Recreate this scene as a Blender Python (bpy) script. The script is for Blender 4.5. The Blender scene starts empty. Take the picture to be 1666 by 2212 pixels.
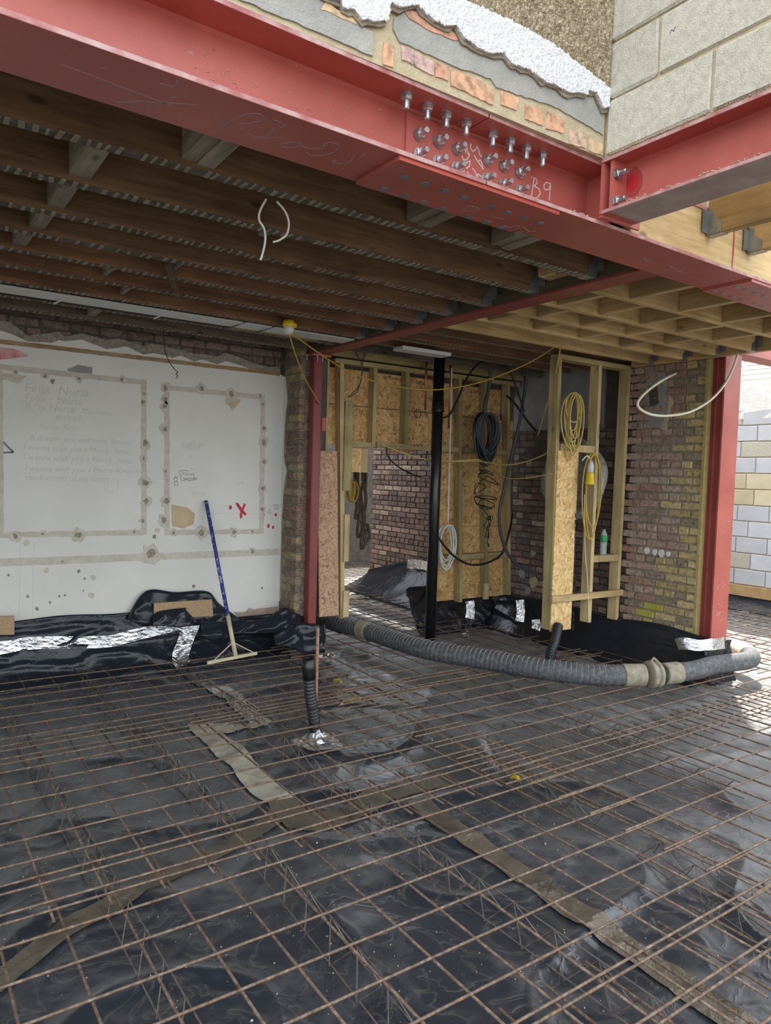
import bpy, math, random
import numpy as np
from mathutils import Vector, Matrix, noise as mnoise
random.seed(11)
SC = bpy.context.scene
COL = SC.collection
W, H, F = 1666, 2212, 1556.57
YAW, PITCH, ROLL = 0.59948, 0.05177, 0.03107
EYE = Vector((0, 0, 1.755))
_f = Vector((math.sin(YAW)*math.cos(PITCH), math.cos(YAW)*math.cos(PITCH), -math.sin(PITCH)))
_r = Vector((math.cos(YAW), -math.sin(YAW), 0)); _u = _r.cross(_f)
RT = _r*math.cos(ROLL) + _u*math.sin(ROLL); UP = -_r*math.sin(ROLL) + _u*math.cos(ROLL)

# ---------------------------------------------------------------- camera, sky, sun, exposure
cam = bpy.data.cameras.new('camera'); cam.sensor_fit = 'HORIZONTAL'; cam.sensor_width = 36; cam.lens = 36*F/W
cam.clip_start = .02
co = bpy.data.objects.new('camera', cam); COL.objects.link(co); SC.camera = co
m = Matrix((RT, UP, -_f)).transposed().to_4x4(); m.translation = EYE; co.matrix_world = m
SC.view_settings.view_transform = 'Standard'; SC.view_settings.look = 'None'
SC.view_settings.gamma = 1; SC.view_settings.use_curve_mapping = False
SC.view_settings.exposure = 1.3
wd = bpy.data.worlds.new('sky'); SC.world = wd; wd.use_nodes = True
bg = wd.node_tree.nodes['Background']; bg.inputs[0].default_value = (.88, .94, 1, 1); bg.inputs[1].default_value = 1.3
sl = bpy.data.lights.new('sun', 'SUN'); sl.energy = 4.5; sl.angle = .03; sl.color = (1, .93, .82)
so = bpy.data.objects.new('sun', sl); COL.objects.link(so)
so.rotation_euler = Vector((.42, .34, .84)).to_track_quat('Z', 'Y').to_euler(); so.location = (12, 8, 14)

# ---------------------------------------------------------------- helpers
def ray(x, y): return RT*((x-W/2)/F) - UP*((y-H/2)/F) + _f
def PX(x, y, X): d = ray(x, y); return EYE + d*((X-EYE.x)/d.x)
def PY(x, y, Y): d = ray(x, y); return EYE + d*((Y-EYE.y)/d.y)
def PZ(x, y, Z): d = ray(x, y); return EYE + d*((Z-EYE.z)/d.z)
V = Vector
def rnd(a, b): return random.uniform(a, b)

def tagit(o, label=None, cat=None, group=None, kind=None, category=None):
    cat = cat or category
    for k, v in (('label', label), ('category', cat), ('group', group), ('kind', kind)):
        if v: o[k] = v
    return o
def thing(name, label, cat, loc=(0, 0, 0), group=None, kind=None):
    o = bpy.data.objects.new(name, None); COL.objects.link(o); o.location = loc; o.empty_display_size = .1
    return tagit(o, label, cat, group, kind)
def link(name, me, parent=None, mat4=None):
    o = bpy.data.objects.new(name, me); COL.objects.link(o)
    if mat4 is not None: o.matrix_basis = mat4
    if parent is not None:
        o.parent = parent
        p, T = parent, Matrix.Identity(4)
        while p is not None:
            T = p.matrix_parent_inverse @ p.matrix_basis if p.parent is None else p.parent.matrix_basis @ p.matrix_parent_inverse @ p.matrix_basis
            break
        o.matrix_parent_inverse = T.inverted()
    return o

class MB:
    def __init__(s): s.v = []; s.f = []
    def add(s, vs, fs, M=None):
        n = len(s.v)
        s.v += [tuple(M @ V(q)) for q in vs] if M is not None else [tuple(q) for q in vs]
        s.f += [tuple(i+n for i in f) for f in fs]; return s
    def box(s, a, b, M=None):
        x0, y0, z0 = a; x1, y1, z1 = b
        return s.add([(x0,y0,z0),(x1,y0,z0),(x1,y1,z0),(x0,y1,z0),(x0,y0,z1),(x1,y0,z1),(x1,y1,z1),(x0,y1,z1)],
            [(0,3,2,1),(4,5,6,7),(0,1,5,4),(1,2,6,5),(2,3,7,6),(3,0,4,7)], M)
    def cbox(s, a, b, c=.004, M=None):
        x0, y0, z0 = a; x1, y1, z1 = b; vs = []
        c = min(c, (x1-x0)/3, (y1-y0)/3, (z1-z0)/3)
        for z, k in ((z0, c), (z0+c, 0), (z1-c, 0), (z1, c)):
            for x, y in ((x0+k+c, y0+k), (x1-k-c, y0+k), (x1-k, y0+k+c), (x1-k, y1-k-c), (x1-k-c, y1-k), (x0+k+c, y1-k), (x0+k, y1-k-c), (x0+k, y0+k+c)): vs.append((x, y, z))
        fs = [tuple(range(7, -1, -1)), tuple(range(24, 32))]
        for l in range(3):
            for i in range(8): j = (i+1) % 8; fs.append((l*8+i, l*8+j, l*8+8+j, l*8+8+i))
        return s.add(vs, fs, M)
    def tube(s, pts, r, n=8, closed=False, cap=True, rf=None):
        pts = [V(p) for p in pts]; k = len(pts); rings = []; nrm = None
        for i in range(k):
            if closed: t = pts[(i+1) % k] - pts[i-1]
            else: t = pts[min(i+1, k-1)] - pts[max(i-1, 0)]
            if t.length < 1e-9: t = V((0, 0, 1))
            t.normalize()
            if nrm is None:
                nrm = t.cross(V((0, 0, 1)));
                if nrm.length < .1: nrm = t.cross(V((1, 0, 0)))
            nrm = nrm - t*nrm.dot(t)
            if nrm.length < 1e-6: nrm = t.orthogonal()
            nrm.normalize()
            b = t.cross(nrm); rr = r if rf is None else rf(i/(k-1))
            rings.append([pts[i] + (nrm*math.cos(6.28318*j/n) + b*math.sin(6.28318*j/n))*rr for j in range(n)])
        vs = [q for R in rings for q in R]; fs = []
        for i in range(k if closed else k-1):
            a, c = i*n, ((i+1) % k)*n
            for j in range(n): fs.append((a+j, a+(j+1) % n, c+(j+1) % n, c+j))
        if cap and not closed: fs += [tuple(range(n-1, -1, -1)), tuple((k-1)*n+j for j in range(n))]
        return s.add(vs, fs)
    def prism(s, prof, o, u, v, w):      # profile in (u,v), extruded along w
        o, u, v, w = V(o), V(u), V(v), V(w); n = len(prof)
        vs = [o+u*p[0]+v*p[1] for p in prof]; vs += [q+w for q in vs]
        fs = [tuple(range(n-1, -1, -1)), tuple(range(n, 2*n))] + [(i, (i+1) % n, n+(i+1) % n, n+i) for i in range(n)]
        return s.add(vs, fs)
    def lathe(s, prof, o, axis=(0, 0, 1), n=14):
        ax = V(axis).normalized(); a = ax.orthogonal().normalized(); b = ax.cross(a); o = V(o); vs = []; fs = []
        for r, h in prof:
            for j in range(n): vs.append(o + ax*h + (a*math.cos(6.28318*j/n) + b*math.sin(6.28318*j/n))*max(r, 1e-4))
        for i in range(len(prof)-1):
            for j in range(n): fs.append((i*n+j, i*n+(j+1) % n, (i+1)*n+(j+1) % n, (i+1)*n+j))
        fs += [tuple(range(n-1, -1, -1)), tuple((len(prof)-1)*n+j for j in range(n))]
        return s.add(vs, fs)
    def grid(s, fn, nu, nv):
        vs = [fn(i/nu, j/nv) for j in range(nv+1) for i in range(nu+1)]
        fs = [(j*(nu+1)+i, j*(nu+1)+i+1, (j+1)*(nu+1)+i+1, (j+1)*(nu+1)+i) for j in range(nv) for i in range(nu)]
        return s.add(vs, fs)
    def mesh(s, name, mat, smooth=False):
        me = bpy.data.meshes.new(name); me.from_pydata(s.v, [], s.f); me.update()
        if mat: me.materials.append(mat)
        if smooth: me.polygons.foreach_set('use_smooth', [True]*len(me.polygons))
        return me
    def build(s, name, mat, parent=None, smooth=False, solid=0, **tg):
        o = link(name, s.mesh(name, mat, smooth), parent)
        if solid: md = o.modifiers.new('thickness', 'SOLIDIFY'); md.thickness = solid; md.offset = 0
        return tagit(o, **tg)

def spline(pts, per=8, closed=False):
    pts = [V(p) for p in pts]; out = []; n = len(pts)
    for i in range(n if closed else n-1):
        p0 = pts[i-1] if (i > 0 or closed) else pts[0]; p1 = pts[i]; p2 = pts[(i+1) % n]
        p3 = pts[(i+2) % n] if (i+2 < n or closed) else pts[-1]
        for k in range(per):
            t = k/per
            out.append(.5*((2*p1)+(p2-p0)*t+(2*p0-5*p1+4*p2-p3)*t*t+(3*p1-p0-3*p2+p3)*t**3))
    if not closed: out.append(pts[-1])
    return out
def arm(path, step):                     # resample a polyline at even steps
    out = [path[0]]; acc = 0
    for a, b in zip(path[:-1], path[1:]):
        d = (b-a).length; t = step-acc
        while t <= d: out.append(a+(b-a)*(t/d)); t += step
        acc = (acc+d) % step
    return out

# ---------------------------------------------------------------- materials
def nn(nt, t, **kw):
    n = nt.nodes.new(t)
    for k, v in kw.items(): setattr(n, k, v)
    return n
def ramp(nt, fac, stops):
    r = nn(nt, 'ShaderNodeValToRGB'); e = r.color_ramp.elements
    while len(e) < len(stops): e.new(.5)
    for el, (p, c) in zip(e, stops): el.position = p; el.color = (*c, 1)
    nt.links.new(fac, r.inputs[0]); return r.outputs[0]
def mix(nt, fac, a, b, mode='MIX'):
    n = nn(nt, 'ShaderNodeMix', data_type='RGBA', blend_type=mode)
    if hasattr(fac, 'links'): nt.links.new(fac, n.inputs[0])
    else: n.inputs[0].default_value = fac
    for k, q in ((6, a), (7, b)):
        if hasattr(q, 'links'): nt.links.new(q, n.inputs[k])
        else: n.inputs[k].default_value = (*q, 1)
    return n.outputs[2]
def pos(nt, stretch=(1, 1, 1), rot=(0, 0, 0)):
    g = nn(nt, 'ShaderNodeNewGeometry'); mp = nn(nt, 'ShaderNodeMapping')
    mp.inputs['Scale'].default_value = stretch; mp.inputs['Rotation'].default_value = rot
    nt.links.new(g.outputs['Position'], mp.inputs[0]); return mp.outputs[0]
def noi(nt, vec, scale, detail=5, rough=.55, dist=0):
    n = nn(nt, 'ShaderNodeTexNoise'); n.inputs['Scale'].default_value = scale; n.inputs['Detail'].default_value = detail
    n.inputs['Roughness'].default_value = rough; n.inputs['Distortion'].default_value = dist
    nt.links.new(vec, n.inputs['Vector']); return n
def base(name):
    mt = bpy.data.materials.new(name); mt.use_nodes = True; nt = mt.node_tree
    return mt, nt, nt.nodes['Principled BSDF']
def bump(nt, b, h, strength, dist=.01):
    n = nn(nt, 'ShaderNodeBump'); n.inputs['Strength'].default_value = strength; n.inputs['Distance'].default_value = dist
    nt.links.new(h, n.inputs['Height']); nt.links.new(n.outputs[0], b.inputs['Normal'])
def mat(name, stops, scale=6, rough=.8, bmp=0, bscale=60, metal=0, stretch=(1, 1, 1), dist=0, rand=0, spots=None, spec=.5):
    mt, nt, b = base(name); v = pos(nt, stretch)
    n = noi(nt, v, scale, 6, .6, dist)
    c = ramp(nt, n.outputs[0], stops)
    if spots: # (scale, threshold, colour)
        n2 = noi(nt, pos(nt), spots[0], 4, .6)
        c = mix(nt, ramp(nt, n2.outputs[0], [(spots[1], (0, 0, 0)), (spots[1]+.04, (1, 1, 1))]), c, spots[2])
    if rand:
        oi = nn(nt, 'ShaderNodeObjectInfo')
        c = mix(nt, 1, c, ramp(nt, oi.outputs['Random'], [(0, (1-rand,)*3), (1, (1+rand,)*3)]), 'MULTIPLY')
    nt.links.new(c, b.inputs['Base Color'])
    b.inputs['Roughness'].default_value = rough; b.inputs['Metallic'].default_value = metal
    b.inputs['Specular IOR Level'].default_value = spec
    if bmp: bump(nt, b, noi(nt, pos(nt, stretch), bscale, 4).outputs[0], bmp)
    return mt
def flat(name, c, rough=.6, metal=0):
    mt, nt, b = base(name); b.inputs['Base Color'].default_value = (*c, 1); b.inputs['Roughness'].default_value = rough; b.inputs['Metallic'].default_value = metal
    return mt
def brickmat(name, cols, rough=.9):
    mt, nt, b = base(name); oi = nn(nt, 'ShaderNodeObjectInfo')
    st = [(i/len(cols), c) for i, c in enumerate(cols)]
    r = nn(nt, 'ShaderNodeValToRGB'); r.color_ramp.interpolation = 'CONSTANT'; e = r.color_ramp.elements
    while len(e) < len(st): e.new(.5)
    for el, (p, c) in zip(e, st): el.position = p; el.color = (*c, 1)
    nt.links.new(oi.outputs['Random'], r.inputs[0])
    n = noi(nt, pos(nt), 28, 6, .65)
    c = mix(nt, 1, r.outputs[0], ramp(nt, n.outputs[0], [(.3, (.45, .43, .42)), (.5, (1, 1, 1)), (.72, (1.35, 1.3, 1.25))]), 'MULTIPLY')
    nt.links.new(c, b.inputs['Base Color']); b.inputs['Roughness'].default_value = rough; b.inputs['Specular IOR Level'].default_value = .2
    bump(nt, b, noi(nt, pos(nt), 90, 5, .7).outputs[0], .7, .006); return mt
def woodmat(name, dark, light, axis, rough=.75, knots=True, rand=.15):
    mt, nt, b = base(name); st = [14, 14, 14]; st[axis] = .9
    v = pos(nt, st); n = noi(nt, v, 2.2, 7, .6, .6)
    c = ramp(nt, n.outputs[0], [(.3, dark), (.7, light)])
    st2 = [3, 3, 3]; st2[axis] = 1.2
    if knots:
        vo = nn(nt, 'ShaderNodeTexVoronoi'); vo.inputs['Scale'].default_value = 2.6; nt.links.new(pos(nt, st2), vo.inputs['Vector'])
        c = mix(nt, ramp(nt, vo.outputs['Distance'], [(.05, (.75,)*3), (.13, (0, 0, 0))]), c, tuple(q*.35 for q in dark))
    n3 = noi(nt, pos(nt), 3, 3); c = mix(nt, 1, c, ramp(nt, n3.outputs[0], [(.3, (.75,)*3), (.7, (1.15,)*3)]), 'MULTIPLY')
    oi = nn(nt, 'ShaderNodeObjectInfo')
    c = mix(nt, 1, c, ramp(nt, oi.outputs['Random'], [(0, (1-rand,)*3), (1, (1+rand,)*3)]), 'MULTIPLY')
    nt.links.new(c, b.inputs['Base Color']); b.inputs['Roughness'].default_value = rough; b.inputs['Specular IOR Level'].default_value = .25
    bump(nt, b, n.outputs[0], .25, .004); return mt
def osbmat(name, stops, sx=1, sz=1, scale=26):
    mt, nt, b = base(name)
    p = pos(nt); n = noi(nt, p, 5, 3); ad = nn(nt, 'ShaderNodeVectorMath', operation='MULTIPLY_ADD')
    nt.links.new(n.outputs['Color'], ad.inputs[0]); ad.inputs[1].default_value = (.28, .28, .28); nt.links.new(p, ad.inputs[2])
    mp = nn(nt, 'ShaderNodeMapping'); mp.inputs['Scale'].default_value = (sx, 1, sz); mp.inputs['Rotation'].default_value = (0, .75, 0); nt.links.new(ad.outputs[0], mp.inputs[0])
    vo = nn(nt, 'ShaderNodeTexVoronoi'); vo.inputs['Scale'].default_value = scale; nt.links.new(mp.outputs[0], vo.inputs['Vector'])
    mp2 = nn(nt, 'ShaderNodeMapping'); mp2.inputs['Scale'].default_value = (sz, 1, sx*1.2); mp2.inputs['Rotation'].default_value = (0, -.35, 0); nt.links.new(ad.outputs[0], mp2.inputs[0])
    vo2 = nn(nt, 'ShaderNodeTexVoronoi'); vo2.inputs['Scale'].default_value = scale*.8; nt.links.new(mp2.outputs[0], vo2.inputs['Vector'])
    s1 = nn(nt, 'ShaderNodeSeparateColor'); nt.links.new(vo.outputs['Color'], s1.inputs[0])
    s2 = nn(nt, 'ShaderNodeSeparateColor'); nt.links.new(vo2.outputs['Color'], s2.inputs[0])
    av = nn(nt, 'ShaderNodeMath', operation='MULTIPLY_ADD'); nt.links.new(s1.outputs[0], av.inputs[0]); av.inputs[1].default_value = .55
    h2 = nn(nt, 'ShaderNodeMath', operation='MULTIPLY'); nt.links.new(s2.outputs[0], h2.inputs[0]); h2.inputs[1].default_value = .45
    nt.links.new(h2.outputs[0], av.inputs[2])
    c = ramp(nt, av.outputs[0], stops)
    nt.links.new(c, b.inputs['Base Color']); b.inputs['Roughness'].default_value = .65; b.inputs['Specular IOR Level'].default_value = .3
    bump(nt, b, av.outputs[0], .35, .004); return mt

RED = mat('red_oxide_paint', [(.3, (.36, .084, .07)), (.7, (.5, .132, .108))], 2.5, .42, .06, 40, spots=(22, .71, (.45, .2, .18)))
RED2 = mat('red_oxide_paint_fresh', [(.3, (.42, .075, .055)), (.7, (.5, .1, .075))], 3, .42)
REDD = mat('darker_red', [(.3, (.2, .036, .034)), (.7, (.27, .055, .05))], 3, .45, .06, 40)  # darker than the other red steel; slim beam and left column shaft
REDE = mat('rubbed_paint_edge', [(.35, (.36, .12, .12)), (.65, (.5, .36, .34))], 14, .6, .1, 60)
ZINC = mat('galvanised_steel', [(.3, (.38, .4, .42)), (.7, (.6, .63, .66))], 20, .32, .05, 50, .9)
HANG = mat('joist_hanger_steel', [(.3, (.24, .26, .28)), (.7, (.42, .45, .48))], 12, .4, .05, 40, .75)
CHALK = flat('chalk', (.62, .5, .5), .9)
CHALKD = flat('faint_chalk', (.42, .26, .28), .9)
OLDX = woodmat('old_joist_timber', (.1, .06, .036), (.215, .135, .078), 0, .8)
OLDR = woodmat('old_reddish_timber', (.13, .07, .042), (.26, .145, .085), 0, .8)
OLDG = woodmat('old_grey_timber', (.07, .058, .045), (.2, .165, .13), 0, .85)
OLDY = woodmat('old_noggin_timber', (.18, .155, .12), (.36, .31, .25), 1, .85)
NEWX = woodmat('new_joist_timber', (.42, .29, .13), (.66, .5, .27), 0, .7)
NEWY = woodmat('new_noggin_timber', (.4, .27, .12), (.62, .46, .24), 1, .7)
TRX = woodmat('treated_timber_rail', (.3, .24, .11), (.48, .39, .2), 0, .75)
TRZ = woodmat('treated_timber_stud', (.3, .24, .11), (.49, .4, .2), 2, .75)
PAZ = woodmat('pale_timber_stud', (.4, .31, .15), (.62, .49, .26), 2, .75)
GRZ = woodmat('grey_timber_post', (.08, .07, .06), (.2, .17, .14), 2, .85)
INF = woodmat('beam_infill_timber', (.07, .055, .035), (.15, .115, .075), 1, .8)
OSB = osbmat('osb_board', [(.05, (.26, .14, .05)), (.3, (.5, .3, .115)), (.6, (.62, .39, .16)), (.9, (.74, .52, .26))], 1.5, .75, 34)
OSB2 = osbmat('osb_board_bright', [(.05, (.42, .25, .09)), (.3, (.62, .41, .17)), (.6, (.73, .5, .22)), (.9, (.84, .65, .36))], 1.5, .75, 36)
OSBE = osbmat('osb_board_rough', [(.1, (.25, .14, .08)), (.4, (.5, .31, .19)), (.9, (.64, .43, .29))], 1.5, .6, 60)
WHITE = mat('white_wall_paint', [(.3, (.68, .67, .61)), (.7, (.76, .75, .7))], 1.8, .75, .05, 30, spots=(34, .735, (.5, .48, .43)))
SCAR = mat('bare_plaster_scar', [(.3, (.5, .46, .38)), (.7, (.64, .6, .51))], 18, .9, .3, 50)
SCARD = mat('broken_plaster', [(.3, (.2, .18, .15)), (.7, (.4, .36, .3))], 30, .95, .6, 60)
BUFF = mat('torn_buff_paper', [(.3, (.5, .38, .23)), (.7, (.62, .49, .31))], 9, .9, .1)
BRAIL = mat('brown_rail_scar', [(.35, (.24, .13, .05)), (.65, (.45, .33, .2))], 14, .85, .1, 40, stretch=(.4, 1, 3))
SPRAY = flat('red_spray_paint', (.5, .02, .035), .6)
SPRAYF = mat('faded_red_spray', [(.35, (.66, .45, .43)), (.65, (.6, .15, .17))], 12, .7)
PENCIL = flat('pencil_line', (.6, .6, .55), .9)
PENCILD = flat('dark_pencil_line', (.2, .2, .2), .9)
MORT = mat('lime_mortar', [(.3, (.2, .165, .12)), (.7, (.36, .31, .24))], 12, .95, .7, 60)
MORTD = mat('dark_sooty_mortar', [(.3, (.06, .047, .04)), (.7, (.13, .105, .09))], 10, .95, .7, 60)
MORTY = mat('fresh_sandy_mortar', [(.3, (.42, .35, .22)), (.7, (.58, .5, .35))], 16, .95, .6, 70)
CEM = mat('grey_cement_band', [(.3, (.3, .3, .28)), (.7, (.42, .41, .38))], 9, .95, .5, 90, spots=(120, .72, (.6, .6, .57)))
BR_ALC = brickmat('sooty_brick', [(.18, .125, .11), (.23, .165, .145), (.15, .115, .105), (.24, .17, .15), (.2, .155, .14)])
BR_MIX = brickmat('mixed_old_brick', [(.36, .275, .23), (.4, .3, .25), (.31, .25, .215), (.42, .34, .28), (.34, .23, .18)])
BR_STK = brickmat('yellow_stock_brick', [(.48, .39, .19), (.4, .33, .18), (.54, .45, .24), (.28, .24, .17), (.46, .385, .22)])
BR_PIER = brickmat('pier_brick', [(.26, .19, .15), (.32, .26, .18), (.22, .165, .135), (.28, .2, .16), (.35, .28, .16)])
BR_PINK = brickmat('pink_facade_brick', [(.6, .34, .24), (.62, .46, .34), (.6, .42, .38), (.64, .48, .3), (.66, .4, .26)])
YELP = mat('yellow_painted_brick', [(.3, (.36, .34, .05)), (.7, (.46, .44, .1))], 10, .8, .4, 60)
ROUGHC = mat('white_roughcast', [(.35, (.62, .65, .66)), (.55, (.84, .86, .87))], 70, .9, .9, 130)
PEB = mat('pebbledash', [(.3, (.1, .075, .045)), (.5, (.28, .22, .14)), (.7, (.5, .44, .32))], 90, .85, .9, 110)
PEBW = mat('white_dash_stone', [(.3, (.7, .72, .74)), (.7, (.9, .91, .92))], 60, .8)
PEBB = mat('brown_dash_stone', [(.3, (.11, .08, .045)), (.45, (.3, .23, .14)), (.7, (.55, .48, .36))], 55, .6)
BLK = mat('concrete_block', [(.35, (.45, .425, .35)), (.6, (.57, .54, .455))], 40, .95, .5, 150, rand=.06, spots=(150, .7, (.62, .61, .57)))
BLKB = mat('pale_blue_block', [(.3, (.5, .52, .56)), (.7, (.6, .62, .66))], 5, .9, .2, 80, rand=.1)
BLKY = mat('sand_stained_block', [(.3, (.55, .47, .3)), (.7, (.66, .6, .46))], 5, .9, .2, 80, rand=.08)
RENDW = mat('white_boundary_render', [(.3, (.7, .69, .66)), (.7, (.85, .85, .83))], 14, .9, .7, 40)
TILE = mat('clay_roof_tile', [(.3, (.42, .34, .28)), (.7, (.6, .52, .44))], 20, .8, .3, 60, rand=.12)
REB = mat('rusty_rebar', [(.3, (.085, .055, .036)), (.55, (.19, .13, .09)), (.75, (.32, .25, .19))], 45, .6, .5, 160, .2, spots=(55, .63, (.33, .14, .045)))
WIRE = mat('spacer_wire', [(.3, (.09, .075, .065)), (.7, (.2, .17, .15))], 40, .5, 0, 60, .4)
FOIL = None
def foilmat(name, c, sc, rough=.22, metal=.92):
    mt, nt, b = base(name); n = noi(nt, pos(nt), 5, 3)
    c = mix(nt, ramp(nt, n.outputs[0], [(.5, (0, 0, 0)), (.72, (1, 1, 1))]), c, tuple(q*.45 for q in c))
    nt.links.new(c, b.inputs['Base Color']); b.inputs['Metallic'].default_value = metal; b.inputs['Roughness'].default_value = rough
    bump(nt, b, noi(nt, pos(nt), sc*.45, 4, .6, 2.5).outputs[0], .35, .02); return mt
FOIL = foilmat('aluminium_foil_tape', (.8, .81, .82), 45)
FOILD = foilmat('dusty_foil_tape', (.5, .46, .38), 45, .5, .2)
FOILM = foilmat('muddy_foil_tape', (.15, .126, .096), 40, .32, .3)
def dpm(name, dust_sheen_col, lo, hi, rough=.3, sheen=0, spec=.5, glare_right=0):
    mt, nt, b = base(name); p = pos(nt)
    n = noi(nt, pos(nt, (1, 1, 1)), 1.1, 8, .66, .8); n2 = noi(nt, p, 9, 6, .65)
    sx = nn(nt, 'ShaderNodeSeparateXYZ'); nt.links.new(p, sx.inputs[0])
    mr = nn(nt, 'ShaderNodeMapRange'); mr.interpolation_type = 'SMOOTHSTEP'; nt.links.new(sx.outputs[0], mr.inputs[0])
    mr.inputs[1].default_value = 1.9; mr.inputs[2].default_value = 6.2; mr.inputs[3].default_value = 0; mr.inputs[4].default_value = glare_right  # dust grows paler towards +X, painting the floor's sheen into the colour
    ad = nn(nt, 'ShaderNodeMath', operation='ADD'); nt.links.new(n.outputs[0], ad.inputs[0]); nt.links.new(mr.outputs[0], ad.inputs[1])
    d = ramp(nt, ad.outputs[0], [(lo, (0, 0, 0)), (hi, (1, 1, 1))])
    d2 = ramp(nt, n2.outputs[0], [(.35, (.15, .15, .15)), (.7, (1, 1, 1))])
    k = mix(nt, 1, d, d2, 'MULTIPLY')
    c = mix(nt, k, (.017, .021, .029), dust_sheen_col)
    nr = noi(nt, pos(nt, (1, 1, 1)), 3.2, 3, .5, 1.8)
    ab = nn(nt, 'ShaderNodeMath', operation='SUBTRACT'); nt.links.new(nr.outputs[0], ab.inputs[0]); ab.inputs[1].default_value = .5
    ab2 = nn(nt, 'ShaderNodeMath', operation='ABSOLUTE'); nt.links.new(ab.outputs[0], ab2.inputs[0])
    ridge = ramp(nt, ab2.outputs[0], [(0, (1, 1, 1)), (.012, (.35, .35, .35)), (.05, (0, 0, 0))])
    if sheen: c = mix(nt, mix(nt, 1, ridge, d2, 'MULTIPLY'), c, (.085, .08, .075))  # pale crease lines paint wrinkle highlights into the colour
    n4 = noi(nt, p, 170, 2); c = mix(nt, ramp(nt, n4.outputs[0], [(.73, (0, 0, 0)), (.77, (.6, .6, .6))]), c, (.3, .27, .22))
    nt.links.new(c, b.inputs['Base Color'])
    rr = nn(nt, 'ShaderNodeMapRange'); nt.links.new(k, rr.inputs[0]); rr.inputs[3].default_value = rough; rr.inputs[4].default_value = .75
    nt.links.new(rr.outputs[0], b.inputs['Roughness'])
    b.inputs['Specular IOR Level'].default_value = spec; b.inputs['Sheen Weight'].default_value = sheen; b.inputs['Sheen Roughness'].default_value = .4
    hh = mix(nt, .5, noi(nt, p, 9, 4, .55, 1.6).outputs['Color'], ridge)
    bump(nt, b, hh, .16, .02); return mt
DPM = dpm('black_membrane_dust_sheen', (.29, .28, .265), .53, .95, .26, .2, .9, .46)
DPMC = dpm('black_membrane', (.05, .048, .045), .62, .97, .22, 0, .35)
PVC = flat('black_plastic_pipe', (.012, .012, .013), .32)
DUCT = mat('black_corrugated_plastic', [(.3, (.012, .013, .015)), (.7, (.03, .032, .036))], 10, .45)
HOSE = mat('dusty_rubber_hose', [(.35, (.06, .065, .072)), (.55, (.11, .115, .12)), (.75, (.2, .195, .18))], 34, .7, .3, 60)
CUFF = mat('muddy_hose_cuff', [(.3, (.2, .175, .125)), (.7, (.36, .325, .25))], 20, .85, .3, 60)
YCAB = flat('yellow_cable', (.52, .34, .04), .5)
YCABP = flat('pale_yellow_cable', (.55, .43, .13), .5)
WCAB = flat('white_cable', (.72, .72, .68), .45)
CCAB = flat('cream_conduit', (.68, .64, .52), .5)
KCAB = flat('black_cable', (.012, .012, .013), .45)
GCAB = flat('grey_cable', (.07, .075, .085), .5)
COP = flat('copper_pipe', (.62, .25, .13), .35, .85)
FIB = mat('brown_fibreboard', [(.3, (.36, .24, .13)), (.7, (.48, .34, .2))], 60, .9, .2, 120)
TERRA = mat('orange_board', [(.3, (.45, .17, .07)), (.7, (.54, .23, .1))], 5, .7)
DUCTW = flat('white_plastic_trunking', (.62, .63, .63), .4)
YELL = flat('yellow_plastic', (.75, .55, .02), .4)
DOME = flat('frosted_lamp_dome', (.72, .72, .7), .35)
FARGLARE = mat('concrete', [(.3, (.35, .33, .3)), (.7, (.48, .46, .42))], 4, .9, .2, 40)  # far floor only: pale colour in place of glare
PLG = mat('grey_old_plaster', [(.3, (.24, .24, .24)), (.7, (.36, .36, .35))], 4, .9, .2, 30)
CEIL = mat('floorboard_underside', [(.3, (.12, .09, .06)), (.7, (.22, .17, .12))], 4, .85, .2, 40)
BLUE = mat('worn_blue_handle', [(.45, (.02, .035, .22)), (.56, (.05, .08, .3)), (.62, (.4, .42, .46))], 38, .5, .2, 60)
CREAM = mat('cream_rake_metal', [(.3, (.5, .44, .28)), (.7, (.66, .6, .42))], 20, .55)
LATH = mat('plaster_key_ridge', [(.3, (.21, .18, .145)), (.7, (.34, .3, .245))], 30, .95)
UND = mat('lath_stained_underside', [(.35, (.075, .058, .043)), (.65, (.16, .132, .1))], 22, .95, .3, 60)
def clear(name, c, rough):
    mt, nt, b = base(name); b.inputs['Base Color'].default_value = (*c, 1); b.inputs['Roughness'].default_value = rough
    b.inputs['Alpha'].default_value = .45; return mt
WRAP = mat('cloudy_plastic_wrap', [(.35, (.2, .2, .2)), (.65, (.42, .42, .41))], 20, .2, .4, 30)
PET = clear('clear_bottle_plastic', (.6, .7, .65), .12)
GRN = flat('green_label', (.03, .3, .1), .5)

# ---------------------------------------------------------------- structure: shell that holds the place together
def slab(name, a, b, mt, label, cat='structure'):
    return MB().box(a, b).build(name, mt, kind='structure', label=label)
WX, WY = 5.97, 6.30
slab('ceiling', (-2.6, 2.3, 3.10), (6.4, 8.3, 3.2), CEIL, 'dark floorboards of the storey above, over the joists')
slab('wall_left', (-2.7, 2.3, -.1), (-2.6, 6.6, 3.1), WHITE, 'plain white side wall at the left of the room')
def fh(x, y):
    # height of the loose sheet: sharp creases on shallow hollows
    n1 = abs(mnoise.noise(V((x*1.3+.3*y, y*1.5-.3*x, 3.1)))); n2 = abs(mnoise.noise(V((x*3.0-1.1*y, y*3.3+.9*x, 7.7))))
    n3 = abs(mnoise.noise(V((x*7.1+2.4*y, y*6.3-2*x, 1.7)))); n4 = mnoise.noise(V((x*.7, y*.7, 9.3)))
    m = max(0, min(1, .5+1.6*mnoise.noise(V((x*1.1, y*1.1, 21)))))
    return max(0, 1-n1*5.5)**1.5*.024 - n2*.016*m + max(0, 1-n3*3.2)**1.3*.0075*m + n4*.006
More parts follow.
